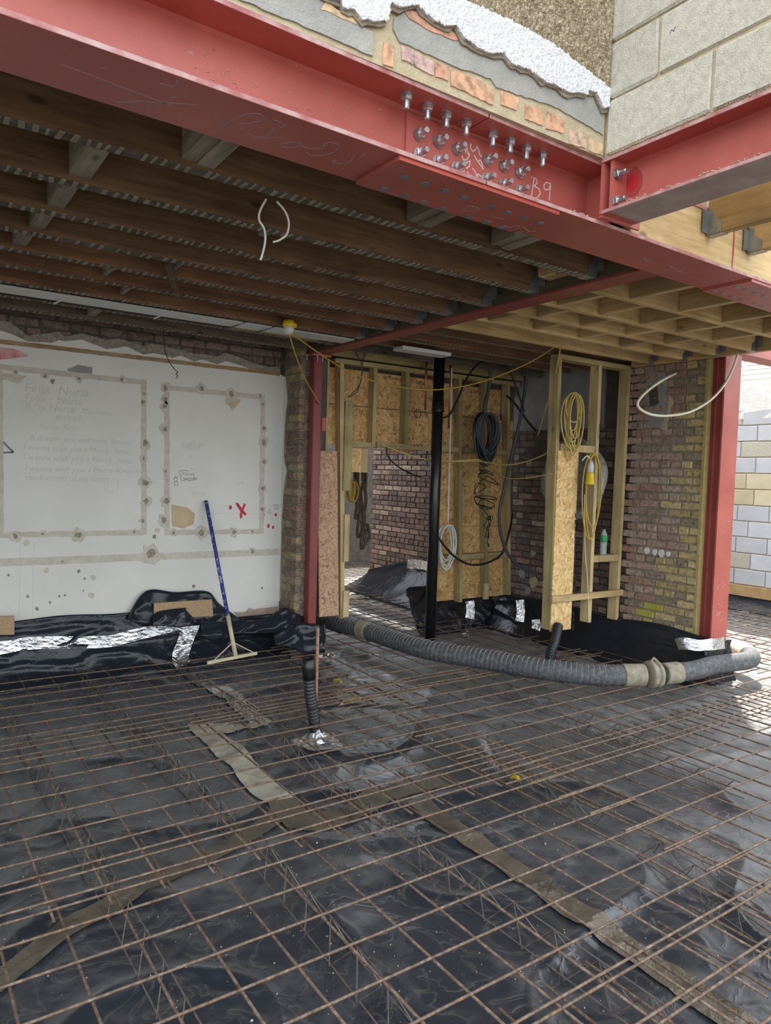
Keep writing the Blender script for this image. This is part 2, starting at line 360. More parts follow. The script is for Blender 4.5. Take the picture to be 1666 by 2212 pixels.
def axis(*segs):
    out = []
    for a, b, st in segs:
        n = max(1, round((b-a)/st)); out += [a+(b-a)*i/n for i in range(n)]
    return out+[segs[-1][1]]
def slope_floor():
    X = axis((-1.6, -.1, .1), (-.1, 3.6, .0145), (3.6, 6, .03), (6, 9.9, .08)); Y = axis((-.8, .9, .1), (.9, 4.2, .0145), (4.2, 6.28, .022))
    mb = MB(); nx = len(X)
    mb.v = [(x, y, fh(x, y)-.004) for y in Y for x in X]
    mb.f = [(j*nx+i, j*nx+i+1, (j+1)*nx+i+1, (j+1)*nx+i) for j in range(len(Y)-1) for i in range(nx-1)]
    return mb
slope_floor().build('floor', DPM, smooth=True, kind='structure', label='crumpled dusty black plastic membrane over the whole floor, sheen painted in at right')
mb = MB(); mb.grid(lambda u, v: (3.3+5.2*u, 6.28+5.2*v, max(0, 1-abs(mnoise.noise(V((u*9, v*9, 2))))*3)*.02-.012), 80, 80)
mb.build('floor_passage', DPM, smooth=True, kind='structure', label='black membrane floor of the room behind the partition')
MB().grid(lambda u, v: (3.3+6*u, 8.45+2.85*v, .012+.006*mnoise.noise(V((u*30, v*20, 1)))), 20, 20).build('floor_far', FARGLARE, kind='structure', label='floor far beyond the opening, its glare painted as a pale colour')  # pale surface stands in for glare on the far floor
slab('floor_ground', (-30, -30, -.16), (40, 40, -.06), mat('bare_earth', [(.3, (.07, .055, .04)), (.7, (.12, .1, .075))], 3, .95), 'bare ground around the house')

# ---------------------------------------------------------------- bricks
BM = {}
def brickmesh(dx, dy, dz, mt, var):
    k = (round(dx, 3), round(dy, 3), round(dz, 3), mt.name, var)
    if k not in BM:
        st = random.getstate(); random.seed(hash((k[0], k[1], k[2], var)) & 65535)
        b = MB().cbox((-dx/2, -dy/2, -dz/2), (dx/2, dy/2, dz/2), .007)
        b.v = [(x+rnd(-.004, .004), y+rnd(-.004, .004), z+rnd(-.004, .004)) for x, y, z in b.v]
        random.setstate(st); BM[k] = b.mesh('brick', mt)
    return BM[k]
def put_brick(c, dx, dy, dz, mt, parent, jit=.004, name='brick'):
    c = V(c); c += V((rnd(-jit, jit), rnd(-jit, jit), 0)) if jit else V((0, 0, 0))
    return link(name, brickmesh(dx, dy, dz, mt, random.randint(0, 3)), parent, Matrix.Translation(c))

def course_pattern(k, a, b, L=.225, stretchers=True):
    """english-ish bond along a..b: yields (start, end)"""
    out = []; half = L/2
    if k % 2: s = a-half*rnd(.1, .2); step = L
    else: s = a-L*.5; step = L if k % 4 else half
    while s < b:
        e = s+step-.014
        if min(e, b)-max(s, a) > .035: out.append((max(s, a), min(e, b)))
        s += step
    return out

# --- white wall at the back-left
wb = thing('wall_back', 'white plastered wall with scars of removed panel mouldings', None, (0, WY, 0), kind='structure')
MB().box((-2.6, WY+.02, -.1), (3.1, WY+.28, 3.1)).build('brick_backing', MORTD, wb)
topz = [(.2, 2.77)]
for px, py in [(0,714),(22,718),(60,736),(112,741),(127,735),(140,739),(176,735),(230,752),(255,752),(272,749),(310,764),(330,762),(352,765),(372,774),(390,768),(420,781),(436,775),(470,787),(488,780),(520,789),(545,800),(580,803),(606,809)]:
    q = PY(px, py, WY); topz.append((q.x, q.z))
prof = [(-2.6, .05), (3.085, .05), (3.085, 2.66)] + [(x, z+rnd(-.006, .006)) for x, z in reversed(topz)] + [(-2.6, 2.77)]
MB().prism(prof, (0, WY+.021, 0), (1, 0, 0), (0, 0, 1), (0, -.021, 0)).build('plaster_skin', WHITE, wb)
# broken brick courses above the plaster
for k in range(6):
    z = 2.79+k*.075
    if k > 3: break
    for s, e in course_pattern(k, .3, 3.06):
        put_brick(((s+e)/2, WY+.03+rnd(-.004, .004), z), e-s, .03, .064, BR_ALC, wb, .003)
mb = MB()                                     # ragged undercoat left at the top of the plaster
pts = [(x, z) for x, z in topz]
up = [(x, z+.035+rnd(0, .05)) for x, z in pts]
mb.prism(pts+up[::-1], (0, WY+.01, 0), (1, 0, 0), (0, 0, 1), (0, -.006, 0)).build('ragged_plaster', SCARD, wb)
def wp(px, py): q = PY(px, py, WY); return (q.x, q.z)
def wpoly(name, pts, mt, parent, depth=.003, jag=0, seed=None):
    P = []
    for i, p in enumerate(pts):
        q = pts[(i+1) % len(pts)]
        n = max(1, int(math.dist(p, q)/.03)) if jag else 1
        for t in range(n): P.append((p[0]+(q[0]-p[0])*t/n+rnd(-jag, jag), p[1]+(q[1]-p[1])*t/n+rnd(-jag, jag)))
    return MB().prism(P, (0, WY+.001, 0), (1, 0, 0), (0, 0, 1), (0, -depth-.001, 0)).build(name, mt, parent)
def bar(name, a, b, w, mt, parent, depth=.003, jag=.003):
    a, b = V(a), V(b); d = (b-a).normalized(); n = V((-d.y, d.x))*w/2
    return wpoly(name, [tuple(a+n), tuple(a-n), tuple(b-n), tuple(b+n)], mt, parent, depth, jag)
def blob(px, py, r, parent, core=True):
    c = V(wp(px, py)); n = 11
    P = [(c.x+r*rnd(.6, 1.2)*math.cos(6.283*i/n), c.y+r*rnd(.7, 1.25)*math.sin(6.283*i/n)) for i in range(n)]
    wpoly('plaster_patch', P, SCAR if r > .02 else SCARD, parent, .0045)
    if core:
        P = [(c.x+r*.45*rnd(.5, 1.3)*math.cos(6.283*i/8), c.y+r*.5*rnd(.5, 1.3)*math.sin(6.283*i/8)) for i in range(8)]
        wpoly('nail_hole', P, SCARD, parent, .0065)
bar('picture_rail_scar', wp(-40, 733), wp(604, 808), .034, BRAIL, wb, .006, .002)
bar('picture_rail_scar', wp(120, 755), wp(400, 786), .008, SCARD, wb, .008, .002)
for nm, L in (('left', [wp(-60, 786), wp(311, 826), wp(311, 1150), wp(-60, 1157)]), ('right', [wp(361, 837), wp(568, 858), wp(565, 1148), wp(361, 1151)])):
    L = [V(q) for q in L]; e = .0 if nm == 'left' else .022
    bar('moulding_scar', L[0]-V((e, 0)), L[1]+V((.022, 0)), .045, SCAR, wb)
    bar('moulding_scar', L[1], L[2]-V((0, .02)), .045, SCAR, wb, .0034)
    bar('moulding_scar', L[2]+V((.022, 0)), L[3]-V((e, 0)), .045, SCAR, wb)
    if nm == 'right': bar('moulding_scar', L[3]-V((0, .02)), L[0], .045, SCAR, wb, .0034)
bar('moulding_scar', wp(1, 800), wp(4, 1150), .03, SCAR, wb, .0034)
bar('dado_scar', wp(-60, 1218), wp(603, 1192), .062, SCAR, wb, .003, .003)
for px, py, r in [(311,850,.03),(309,868,.02),(313,958,.055),(310,990,.035),(313,1042,.06),(315,1082,.055),(308,1125,.03),(97,812,.03),(170,818,.035),(263,820,.035),(33,805,.03),(33,1158,.05),(92,1153,.03),(168,1156,.06),(290,1150,.03),
    (357,838,.05),(357,862,.045),(356,878,.05),(356,928,.05),(358,1018,.03),(359,1083,.055),(354,1124,.06),(435,839,.055),(500,852,.06),(562,856,.035),(568,873,.03),(570,925,.04),(570,956,.055),(569,998,.045),(568,1055,.05),(567,1100,.04),(435,1150,.06),(505,1149,.05),(545,1148,.025),(325,1197,.09),(545,1192,.045),(113,823,.02),(375,1150,.04)]:
    blob(px, py, r, wb)
for px, py, r in [(58,1172,.025),(202,1247,.022),(198,1287,.026),(100,1232,.022),(80,1315,.016),(170,1234,.015),(128,1288,.01),(140,1286,.01),(340,1146,.024),(334,1159,.02),(418,1266,.018),(135,1213,.01),(60,1288,.012),(108,1301,.01),(566,1270,.012),(18,1242,.01),(180,1276,.008),(183,1250,.01)]:
    blob(px, py, r, wb, False)
wpoly('torn_paper_patch', [wp(*q) for q in [(370,1090),(385,1093),(405,1096),(421,1110),(418,1132),(400,1139),(398,1142),(372,1137)]], BUFF, wb, .004, .002)
wpoly('torn_paper_patch', [wp(*q) for q in [(492,872),(518,862),(520,866),(502,886)]], BUFF, wb, .008)
wpoly('torn_paper_patch', [wp(*q) for q in [(488,852),(516,853),(515,862),(488,875)]], SCAR, wb, .006, .002)
wpoly('torn_paper_patch', [wp(*q) for q in [(0,805),(58,812),(46,824),(38,829),(18,821),(0,819)]], SCAR, wb, .006, .002)
wpoly('grey_stain', [wp(*q) for q in [(145,797),(168,788),(200,794),(198,812),(150,807)]], PLG, wb, .0012, .002)
wpoly('bare_foot_plaster', [wp(*q) for q in [(505,1321),(530,1322),(538,1312),(548,1316),(600,1310),(603,1345),(520,1345)]], mat('pinkish_bare_plaster', [(.3, (.38, .27, .2)), (.7, (.52, .4, .31))], 14, .95, .4), wb, .004, .003)
# spray paint and pencil
wpoly('spray_mark', [wp(*q) for q in [(-30,748),(20,752),(42,757),(62,768),(55,772),(20,775),(-30,778)]], SPRAYF, wb, .0016, .004)
wpoly('spray_mark', [wp(*q) for q in [(508,1087),(514,1086),(533,1111),(529,1114),(520,1106)]], SPRAY, wb, .0018)
wpoly('spray_mark', [wp(*q) for q in [(527,1087),(531,1089),(528,1098),(522,1106),(524,1117),(519,1121),(518,1111)]], SPRAY, wb, .002)
for px, py, r in [(498,1096,.018),(569,1112,.016),(596,1112,.014),(580,1136,.017),(590,1139,.014)]:
    c = wp(px, py); wpoly('spray_mark', [(c[0]+r*.8*math.cos(i*.7), c[1]+r*1.2*math.sin(i*.7)) for i in range(9)], SPRAY, wb, .0016)
def strokes(name, lines, mt, parent, w, frame, d=.001):
    """flat chalk or pencil strokes in a plane: frame = (origin,u,v,normal); lines in plane coordinates"""
    o, u, v, n = [V(q) for q in frame]; mb = MB()
    for L in lines:
        for a, b in zip(L[:-1], L[1:]):
            a, b = V(a), V(b); t = (b-a)
            if t.length < 1e-6: continue
            t.normalize(); s = V((-t.y, t.x))*w/2; a = a-t*w*.3; b = b+t*w*.3
            P = [a+s, a-s, b-s, b+s]; Q = [o+u*p.x+v*p.y for p in P]
            mb.add(Q+[q+n*d for q in Q], [(3,2,1,0),(4,5,6,7),(0,1,5,4),(1,2,6,5),(2,3,7,6),(3,0,4,7)])
    return mb.build(name, mt, parent)
TXT = []
def text(name, s, p, size, mt, parent, rot=None, skew=0):
    cu = bpy.data.curves.new(name, 'FONT'); cu.body = s; cu.size = size; cu.shear = skew; cu.extrude = .0004; cu.resolution_u = 2
    o = bpy.data.objects.new(name, cu); COL.objects.link(o); TXT.append((o, name, mt, parent, Matrix.Translation(V(p)) @ (rot or Matrix.Rotation(math.pi/2, 4, 'X'))))
WF = ((0, WY, 0), (1, 0, 0), (0, 0, 1), (0, -1, 0))
def wl(*pl): return [wp(*q) for q in pl]
def wtext(s, px, py, size, mt=PENCIL): x, z = wp(px, py); text('pencil_writing', s, (x, WY-.0012, z), size, mt, wb, None, .15)
wtext('Felix  Nuria', 52, 846, .10); wtext('Felix   Nuria', 52, 866, .085); wtext('R  is Nuria  x', 52, 884, .085); wtext('Surname', 186, 894, .06)
wtext('abroad', 118, 905, .07); wtext('merry  Xmas', 85, 925, .055); wtext('A dream, you welcome, Sunrise', 62, 950, .062)
wtext('I wanna wish you a Merry  Xmas', 50, 971, .062); wtext('I wanna wish you a Merry  Xmas', 50, 993, .064)
wtext('I wanna wish you a Merry-Xmas from', 53, 1017, .064); wtext('the bottom of my heart', 53, 1037, .066)
wtext('HELP', 392, 970, .085); wtext('2mm', 412, 1071, .07); wtext('You are', 393, 1026, .035, PENCILD); wtext('welcome!', 395, 1036, .035, PENCILD)
wtext('Dole Co', 589, 1094, .03, PENCILD); wtext('sides', 592, 1100, .028, PENCILD); wtext('by', 580, 1103, .026, PENCILD); wtext('grass', 578, 1108, .026, PENCILD); wtext('1500', 508, 1047, .04); wtext('c f', 530, 1104, .03)
strokes('pencil_sketch', [wl((387,1020),(389,1017),(400,1016),(408,1017)), wl((387,1020),(388,1025),(392,1027),(390,1033),(393,1038),(397,1039),(400,1036),(410,1038),(418,1037),(422,1033),(418,1029)),
    wl((377,1032),(376,1036),(378,1040),(382,1040),(383,1036),(382,1032),(377,1032)), wl((376,1048),(376,1043),(379,1040)), wl((384,1048),(384,1043),(381,1040)), wl((376,1048),(384,1048)), wl((377,1031),(380,1029),(383,1031))], PENCILD, wb, .004, WF)
strokes('pencil_sketch', [wl((410,982),(411,990)), wl((414,980),(414,990)), wl((413,1013),(425,1016),(440,1022)), wl((458,1109),(553,1109)), wl((553,1107),(553,1112)), wl((461,1106),(458,1109),(461,1112)), wl((486,1092),(495,1100)), wl((486,1092),(494,1092)),
    wl((595,960),(593,975)), wl((599,961),(600,974)), wl((588,1112),(588,1122)), wl((565,1109),(600,1111))], PENCIL, wb, .0035, WF)
hc = [(240+19*math.sin(t)*(.9+.1*math.cos(2*t)), 1047-16*math.cos(t)+(6 if abs(t) < .3 or t > 5.98 else 0)) for t in [i*.2094 for i in range(31)]]
strokes('pencil_sketch', [wl(*hc)], PENCIL, wb, .0035, WF)
strokes('pencil_line', [wl((44,1172), (41,1330)), wl((73,1172), (70,1330))], PENCIL, wb, .004, WF)
strokes('black_tape_mark', [wl((0,948), (28,976)), wl((0,978), (28,977))], PENCILD, wb, .014, WF)
# hanging black wire in front of the wall
wpts = [PY(*q, 6.15) for q in [(354,660),(353,720),(356,755),(365,780),(376,796),(384,804),(380,808),(384,812),(380,817)]]
MB().tube(spline(wpts, 5), .0035, 5).build('dangling_wire', KCAB, label='thin black wire dangling from the joists before the white wall', category='wire')

# --- brick nib beside the left column
NX0, NX1, NY0 = 3.085, 3.29, 5.97
nib = thing('wall_nib', 'exposed brick nib at the end of the white wall', None, (NX0, NY0, 0), kind='structure')
MB().box((NX0+.014, NY0+.014, -.05), (NX1, WY+.2, 3.05)).build('mortar_core', MORT, nib)
for k in range(39):
    z = .12+k*.0762
    front = k % 2
    a = NY0; segs = [(a, a+.105), (a+.115, a+.325)] if front else [(a, a+.215), (a+.225, a+.325)]
    rough = .01 if k > 30 or 22 < k < 26 else .004
    for s, e in segs:
        dx = .06; put_brick((NX0+dx/2+rnd(0, rough), (s+e)/2, z), dx, e-s, .065, BR_PIER, nib, .003)
    for s, e in ([(NX0+.06, NX0+.165), (NX0+.175, NX1)] if not front else [(NX0+.06, NX0+.215), (NX0+.225, NX1)]):
        put_brick(((s+e)/2, NY0+.03+rnd(0, rough), z), e-s, .06, .065, BR_PIER, nib, .003)
# plaster that still clings to the return face
ed = [(6.3, 2.66), (6.27, 2.66), (6.235, 2.5), (6.22, 2.43), (6.25, 2.32), (6.262, 2.2), (6.268, 2.05), (6.262, 1.9), (6.245, 1.83), (6.2, 1.76), (6.235, 1.66), (6.262, 1.52), (6.28, 1.3), (6.285, .9), (6.28, .5), (6.3, .5)]
MB().prism([(y, z) for y, z in ed], (NX0-.004, 0, 0), (0, 1, 0), (0, 0, 1), (.016, 0, 0)).build('plaster_return', WHITE, nib)
MB().prism([(y-(.018 if i not in (0, 15) else 0)*rnd(.6, 1.6), z) for i, (y, z) in enumerate(ed)], (NX0-.001, 0, 0), (0, 1, 0), (0, 0, 1), (.014, 0, 0)).build('ragged_plaster', SCARD, nib)

# --- right-hand brick wall (faces left), from the red column into the depth
def brick_wall_x(name, label, X, y0, y1, z0, z1, mats, parts=None, core=MORT, hole=None, depth=.10, thick=.24, tooth=0):
    t = thing(name, label, None, (X, y0, 0), kind='structure')
    MB().box((X+.014, y0, z0-.3), (X+thick, y1-tooth, z1)).build('mortar_core', core, t)
    k = 0; z = z0
    while z < z1:
        for s, e in course_pattern(k, y0, y1, .225):
            c = (s+e)/2
            if hole and hole(c, z): continue
            put_brick((X+.03+rnd(-.004, .006), c, z), .06, e-s, .064, mats(c, z, k), t, .002)
        k += 1; z += .0755
    return t
def mix_right(c, z, k):
    b = 3.98 + .07*math.sin(z*9+k) + (.18 if z < 1.05 else 0)
    if 4.16 < c < 4.3 and .3 < z < .75 and c < 4.16+.17*(1-(z-.3)*1.4): return YELP
    return BR_STK if c < b else BR_MIX
wr = brick_wall_x('wall_right', 'brick wall beside the right red column, yellow stocks beside mixed bricks', WX, 3.735, 4.56, .12, 3.06, mix_right, hole=lambda c, z: c > 4.47 and int((z-.12)/.0755+.5) % 2 == 0 and z < 2.3, tooth=.095)
def patch(pts, mt, parent, name, X=WX, d=.014, jag=.006):
    P = []
    for i, p in enumerate(pts):
        q = pts[(i+1) % len(pts)]; n = max(1, int(math.dist(p, q)/.04))
        for t in range(n): P.append((p[0]+(q[0]-p[0])*t/n+rnd(-jag, jag), p[1]+(q[1]-p[1])*t/n+rnd(-jag, jag)))
    MB().prism(P, (X+.012, 0, 0), (0, 1, 0), (0, 0, 1), (-d, 0, 0)).build(name, mt, parent)
def xp(px, py, X=WX): q = PX(px, py, X); return (q.y, q.z)
patch([xp(*q) for q in [(1398,800),(1436,806),(1447,860),(1440,905),(1425,925),(1403,920),(1396,850)]], PLG, wr, 'plaster_patch')
patch([xp(*q) for q in [(1402,835),(1420,832),(1424,870),(1405,885)]], MORTD, wr, 'dark_patch', d=.017)
patch([xp(*q) for q in [(1447,855),(1456,862),(1448,890),(1438,930),(1428,925),(1441,895)]], MORTY, wr, 'mortar_smear', d=.02)
for q in [(1398,1190,6),(1416,1193,6),(1430,1196,7),(1445,1197,5)]:
    c = xp(q[0], q[1]); r = q[2]*.0045; patch([(c[0]+r*math.cos(i), c[1]+r*1.2*math.sin(i)) for i in range(6)], ROUGHC, wr, 'mortar_dab', d=.024, jag=.003)
# pointing strip next to the steel
MB().box((WX-.004, 3.722, .3), (WX+.06, 3.75, 3.02)).build('pointing_strip', mat('yellow_pointing', [(.3, (.34, .27, .1)), (.7, (.45, .37, .16))], 20, .95, .4, 60), wr)
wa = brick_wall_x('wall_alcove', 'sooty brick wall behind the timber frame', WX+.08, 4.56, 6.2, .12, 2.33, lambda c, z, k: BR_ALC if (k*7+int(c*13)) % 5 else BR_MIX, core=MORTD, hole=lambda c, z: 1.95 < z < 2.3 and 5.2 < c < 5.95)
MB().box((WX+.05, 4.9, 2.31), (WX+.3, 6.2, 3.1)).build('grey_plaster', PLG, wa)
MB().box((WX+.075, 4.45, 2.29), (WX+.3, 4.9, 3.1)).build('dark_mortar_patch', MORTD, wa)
for px, py, r in [(1153,1258,.07),(1128,1240,.05),(1140,1275,.05),(1152,1195,.04)]:
    c = xp(px, py, WX+.08); patch([(c[0]+r*math.cos(i)*rnd(.7, 1.1), c[1]+r*1.1*math.sin(i)*rnd(.7, 1.1)) for i in range(7)], MORTY if r > .06 else PLG, wa, 'plaster_dab', WX+.08, .022)
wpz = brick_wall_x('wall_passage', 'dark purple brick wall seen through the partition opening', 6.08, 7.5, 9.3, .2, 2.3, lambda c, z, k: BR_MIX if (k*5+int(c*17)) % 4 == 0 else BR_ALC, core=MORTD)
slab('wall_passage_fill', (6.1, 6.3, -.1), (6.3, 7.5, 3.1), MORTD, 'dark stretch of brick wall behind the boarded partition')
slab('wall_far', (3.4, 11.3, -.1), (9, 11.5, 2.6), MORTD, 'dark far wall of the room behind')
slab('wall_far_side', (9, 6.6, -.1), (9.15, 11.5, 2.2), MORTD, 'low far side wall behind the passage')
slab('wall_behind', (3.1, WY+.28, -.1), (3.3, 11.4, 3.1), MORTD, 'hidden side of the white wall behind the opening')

# --- facade above the big beam
fc = thing('wall_facade', 'house wall above the red beam: brick, cement, roughcast and pebbledash', None, (1.4, 2.1, 3.1), kind='structure')
FY = 2.03
MB().box((-2.6, FY+.003, 3.085), (2.42, FY+.3, 5.6)).build('wall_core', MORTY, fc)
MB().box((2.53, 2.10, 3.086), (6.2, 2.33, 5.6)).build('wall_core', MORTY, fc)
def fp(px, py): q = PY(px, py, FY); return (q.x, q.z)
def fpoly(name, pts, mt, d, jag=0, back=.021):
    P = []
    for i, p in enumerate(pts):
        q = pts[(i+1) % len(pts)]; n = max(1, int(math.dist(p, q)/.02)) if jag else 1
        for t in range(n): P.append((p[0]+(q[0]-p[0])*t/n+rnd(-jag, jag), p[1]+(q[1]-p[1])*t/n+rnd(-jag, jag)))
    return MB().prism(P, (0, FY+back, 0), (1, 0, 0), (0, 0, 1), (0, -back-d, 0)).build(name, mt, fc)
fpoly('cement_band', [(.2, 3.086), fp(520, 0), fp(640, 50), fp(805, 122), fp(804, 70), fp(700, 10), (1.0, 3.3), (.2, 3.3)], CEM, .004, .003)
fpoly('cement_band', [fp(848, 62), fp(862, 90), fp(960, 135), fp(1060, 172), fp(1072, 190), fp(1200, 232), fp(1303, 292), fp(1303, 215), fp(1200, 150), fp(1000, 70), fp(880, 20), fp(850, 40)], CEM, .003, .003)
for q in [[(866,98),(893,112),(893,140),(868,128)], [(894,112),(938,134),(937,164),(895,142)], [(940,134),(969,145),(968,174),(940,165)], [(973,150),(1046,178),(1066,205),(1066,228),(974,184)], [(1082,195),(1121,212),(1116,238),(1082,226)], [(1135,225),(1172,238),(1172,272),(1134,256)],
          [(1182,240),(1220,260),(1216,288),(1180,277)], [(1228,278),(1266,290),(1266,320),(1230,312)], [(1272,300),(1302,312),(1302,336),(1272,326)], [(830,92),(850,100),(850,145),(827,140)]]:
    P = [fp(*p) for p in q]
    o = fpoly('brick', P, BR_PINK, .002, .002)
fpoly('buff_brick_edge', [fp(*q) for q in [(872,25),(905,30),(940,55),(985,75),(1000,92),(980,88),(930,70),(880,42)]], BR_PINK, .006, .004)
fpoly('buff_brick_edge', [fp(*q) for q in [(700,5),(760,42),(800,55),(790,60),(740,45),(690,20)]], BR_PINK, .006, .004)
jl = [fp(*q) for q in [(690,-10),(706,2),(728,6),(735,24),(760,30),(775,48),(800,52),(815,50),(831,48),(836,24),(838,10),(842,18),(870,22),(896,16),(903,28),(930,50),(955,62),(978,60),(995,88),(1035,115),(1065,122),(1080,118),(1094,140),(1140,158),(1165,178),(1190,188),(1222,205),(1240,202),(1262,210),(1262,198),(1280,205),(1296,240),(1306,235)]]
white = jl + [(2.417, jl[-1][1]), (2.417, 3.352), (2.3, 3.372), (2.08, 3.41), (1.84, 3.415), (1.62, 3.40), (1.3, 3.37), (.9, 3.35), (.6, 3.33), (.6, 3.17)]
fpoly('white_roughcast', white, ROUGHC, .024, .004)
fpoly('shadow_edge_strip', [(x, z-.012) for x, z in jl] + [(x, z+.05) for x, z in jl[::-1]], MORT, .012, .006)  # mortar-toned strip painting the shadow line under the roughcast edge
fpoly('pebbledash', [(2.417, 3.345), (2.3, 3.365), (2.08, 3.405), (1.84, 3.41), (1.62, 3.395), (1.3, 3.365), (.2, 3.3), (.2, 4.4), (2.417, 4.4)], PEB, .021)
def inpoly(x, z, P):
    c = False; j = len(P)-1
    for i in range(len(P)):
        if (P[i][1] > z) != (P[j][1] > z) and x < (P[j][0]-P[i][0])*(z-P[i][1])/(P[j][1]-P[i][1])+P[i][0]: c = not c
        j = i
    return c
def pebbles(name, n, x0, x1, z0, z1, mt, y, r0, r1, inside):
    mb = MB()
    for _ in range(n):
        x, z = rnd(x0, x1), rnd(z0, z1)
        if not inside(x, z): continue
        r = rnd(r0, r1); a, b, c = r*rnd(.7, 1.3), r*rnd(.5, .9), r*rnd(.7, 1.3)
        mb.add([(x-a, y, z), (x, y-b, z), (x+a, y, z), (x, y, z-c), (x, y, z+c), (x, y+b, z)], [(0,1,4),(1,2,4),(2,5,4),(5,0,4),(1,0,3),(2,1,3),(5,2,3),(0,5,3)])
    mb.build(name, mt, fc, kind='stuff')
pebbles('roughcast_stones', 5200, .6, 2.41, 3.17, 3.42, PEBW, FY-.024, .004, .008, lambda x, z: inpoly(x, z, white))
pebbles('dash_pebbles', 8000, 1.3, 2.41, 3.34, 3.95, PEBB, FY-.021, .004, .010, lambda x, z: not inpoly(x, z-.006, white))

# --- block wall on the cross beam (faces left)
bw = thing('wall_block', 'grey concrete block wall rising from the cross beam', None, (2.42, 1.5, 3.1), kind='structure')
BX = 2.42
MB().box((BX+.012, -1.4, 3.085), (BX+.1, 2.05, 5.6)).build('mortar_bed', MORTY, bw)
zc = 3.092
for k in range(11):
    y = 2.035 if k % 2 == 0 else 2.035
    edges = []; yy = 2.02
    first = {0: .455, 1: .225, 2: .455}.get(k, .455 if k % 2 == 0 else .225)
    L = first
    while yy > -1.3: edges.append((yy-L, yy)); yy -= L+.011; L = .44
    for s, e in edges:
        link('block', brickmesh(.10, e-s, .215, BLK, 0), bw, Matrix.Translation(V((BX+.05+rnd(-.001, .001), (s+e)/2, zc+.1075))))
    zc += .226
strokes('block_pen_mark', [[(-1.745, 3.44), (-1.735, 3.455), (-1.725, 3.445), (-1.72, 3.46)], [(-1.73, 3.425), (-1.715, 3.432)], [(-1.71, 3.425), (-1.70, 3.44), (-1.705, 3.415)]], flat('blue_pen', (.05, .06, .2), .7), bw, .0028, ((BX-.0005, 0, 0), (0, -1, 0), (0, 0, 1), (-1, 0, 0)))

# --- boundary wall, outside right
ow = thing('wall_boundary', 'sunlit boundary wall of pale blocks with white render above', None, (9.95, 5, 0), kind='structure')
MB().box((9.97, -2, -.1), (10.15, 9, 2.74)).build('sandy_mortar', MORTY, ow)
MB().box((9.95, -2, 2.70), (10.18, 9, 3.24)).build('white_render', RENDW, ow)
for k in range(11):
    z = .36+k*.2252+.108
    o = 4.31+(.225 if k % 2 else 0)+{3: .06, 6: -.1}.get(k, 0)
    for j in range(6):
        y0 = o+j*.451
        if y0 < 7: link('block', brickmesh(.1, .44, .215, BLKY if k in (5, 6) else (BLK if (k*3+j) % 7 == 5 else BLKB), 0), ow, Matrix.Translation(V((10.0, y0+.22, z))))
MB().box((9.9, 2, .2), (9.96, 8.5, .345)).build('sole_board', mat('damp_orange_board', [(.3, (.4, .25, .11)), (.7, (.55, .38, .19))], 6, .8), ow)
mb = MB(); mb.grid(lambda u, v: (9.88+.05*v-.1*(1-v)**3+.015*mnoise.noise(V((u*22, v*3, 4))), 2+6.5*u, .22*v), 90, 8); mb.build('membrane_upstand', DPMC, ow, True, .002)
rf = thing('tiled_roof', 'sunlit clay tile roof beyond the boundary wall', 'roof', (10.6, 6, 3.2))
RM = Matrix.Translation((10.1, 4.2, 3.26)) @ Matrix.Rotation(-.62, 4, 'Y')
MB().box((0, -1.2, -.06), (2.2, 4.5, -.01), RM).build('roof_deck', MORT, rf)
for i in range(13):
    for j in range(15):
        b = MB(); key = 'roof_tile'
        if key not in BM: BM[key] = MB().cbox((0, -.082, 0), (.2, .082, .014), .004).mesh('tile', TILE)
        link('tile', BM[key], rf, RM @ Matrix.Translation((i*.15, 1.6-1.9+j*.168+(.084 if i % 2 else 0), .004)) @ Matrix.Rotation(.075, 4, 'Y'))
slab('wall_house_side', (6.24, 4.5, 3.2), (6.4, 9, 5.5), MORT, 'upper side wall of the house, out of view')

# ---------------------------------------------------------------- steelwork
def isec(b, d, tf, tw):                 # I profile, origin at bottom-left corner, u across, v up
    c = b/2; r = tw/2; k = .012
    return [(0,0),(b,0),(b,tf),(c+r+k,tf),(c+r,tf+k),(c+r,d-tf-k),(c+r+k,d-tf),(b,d-tf),(b,d),(0,d),(0,d-tf),(c-r-k,d-tf),(c-r,d-tf-k),(c-r,tf+k),(c-r-k,tf),(0,tf)]
def boltmesh():
    mb = MB(); mb.lathe([(.0225, 0), (.0225, .004)], (0, 0, 0), (0, 0, 1), 16)
    mb.lathe([(.019, .004), (.0205, .007), (.0205, .019), (.018, .022)], (0, 0, 0), (0, 0, 1), 6)
    mb.lathe([(.0115, .020), (.0115, .048), (.0098, .052)], (0, 0, 0), (0, 0, 1), 10); return mb
BOLT = boltmesh().mesh('bolt', ZINC)
SINK = MB().lathe([(.017, 0), (.017, .002), (.014, .003)], (0, 0, 0), (0, 0, 1), 16).lathe([(.006, .003), (.006, .0042)], (0, 0, 0), (0, 0, 1), 6).mesh('countersunk_bolt', mat('blue_grey_bolt_head', [(.3, (.16, .2, .23)), (.7, (.32, .37, .4))], 40, .45, 0, 50, .6))
def put(me, name, p, axis, parent, spin=0):
    return link(name, me, parent, Matrix.Translation(V(p)) @ V(axis).to_track_quat('Z', 'Y').to_matrix().to_4x4() @ Matrix.Rotation(spin, 4, 'Z'))
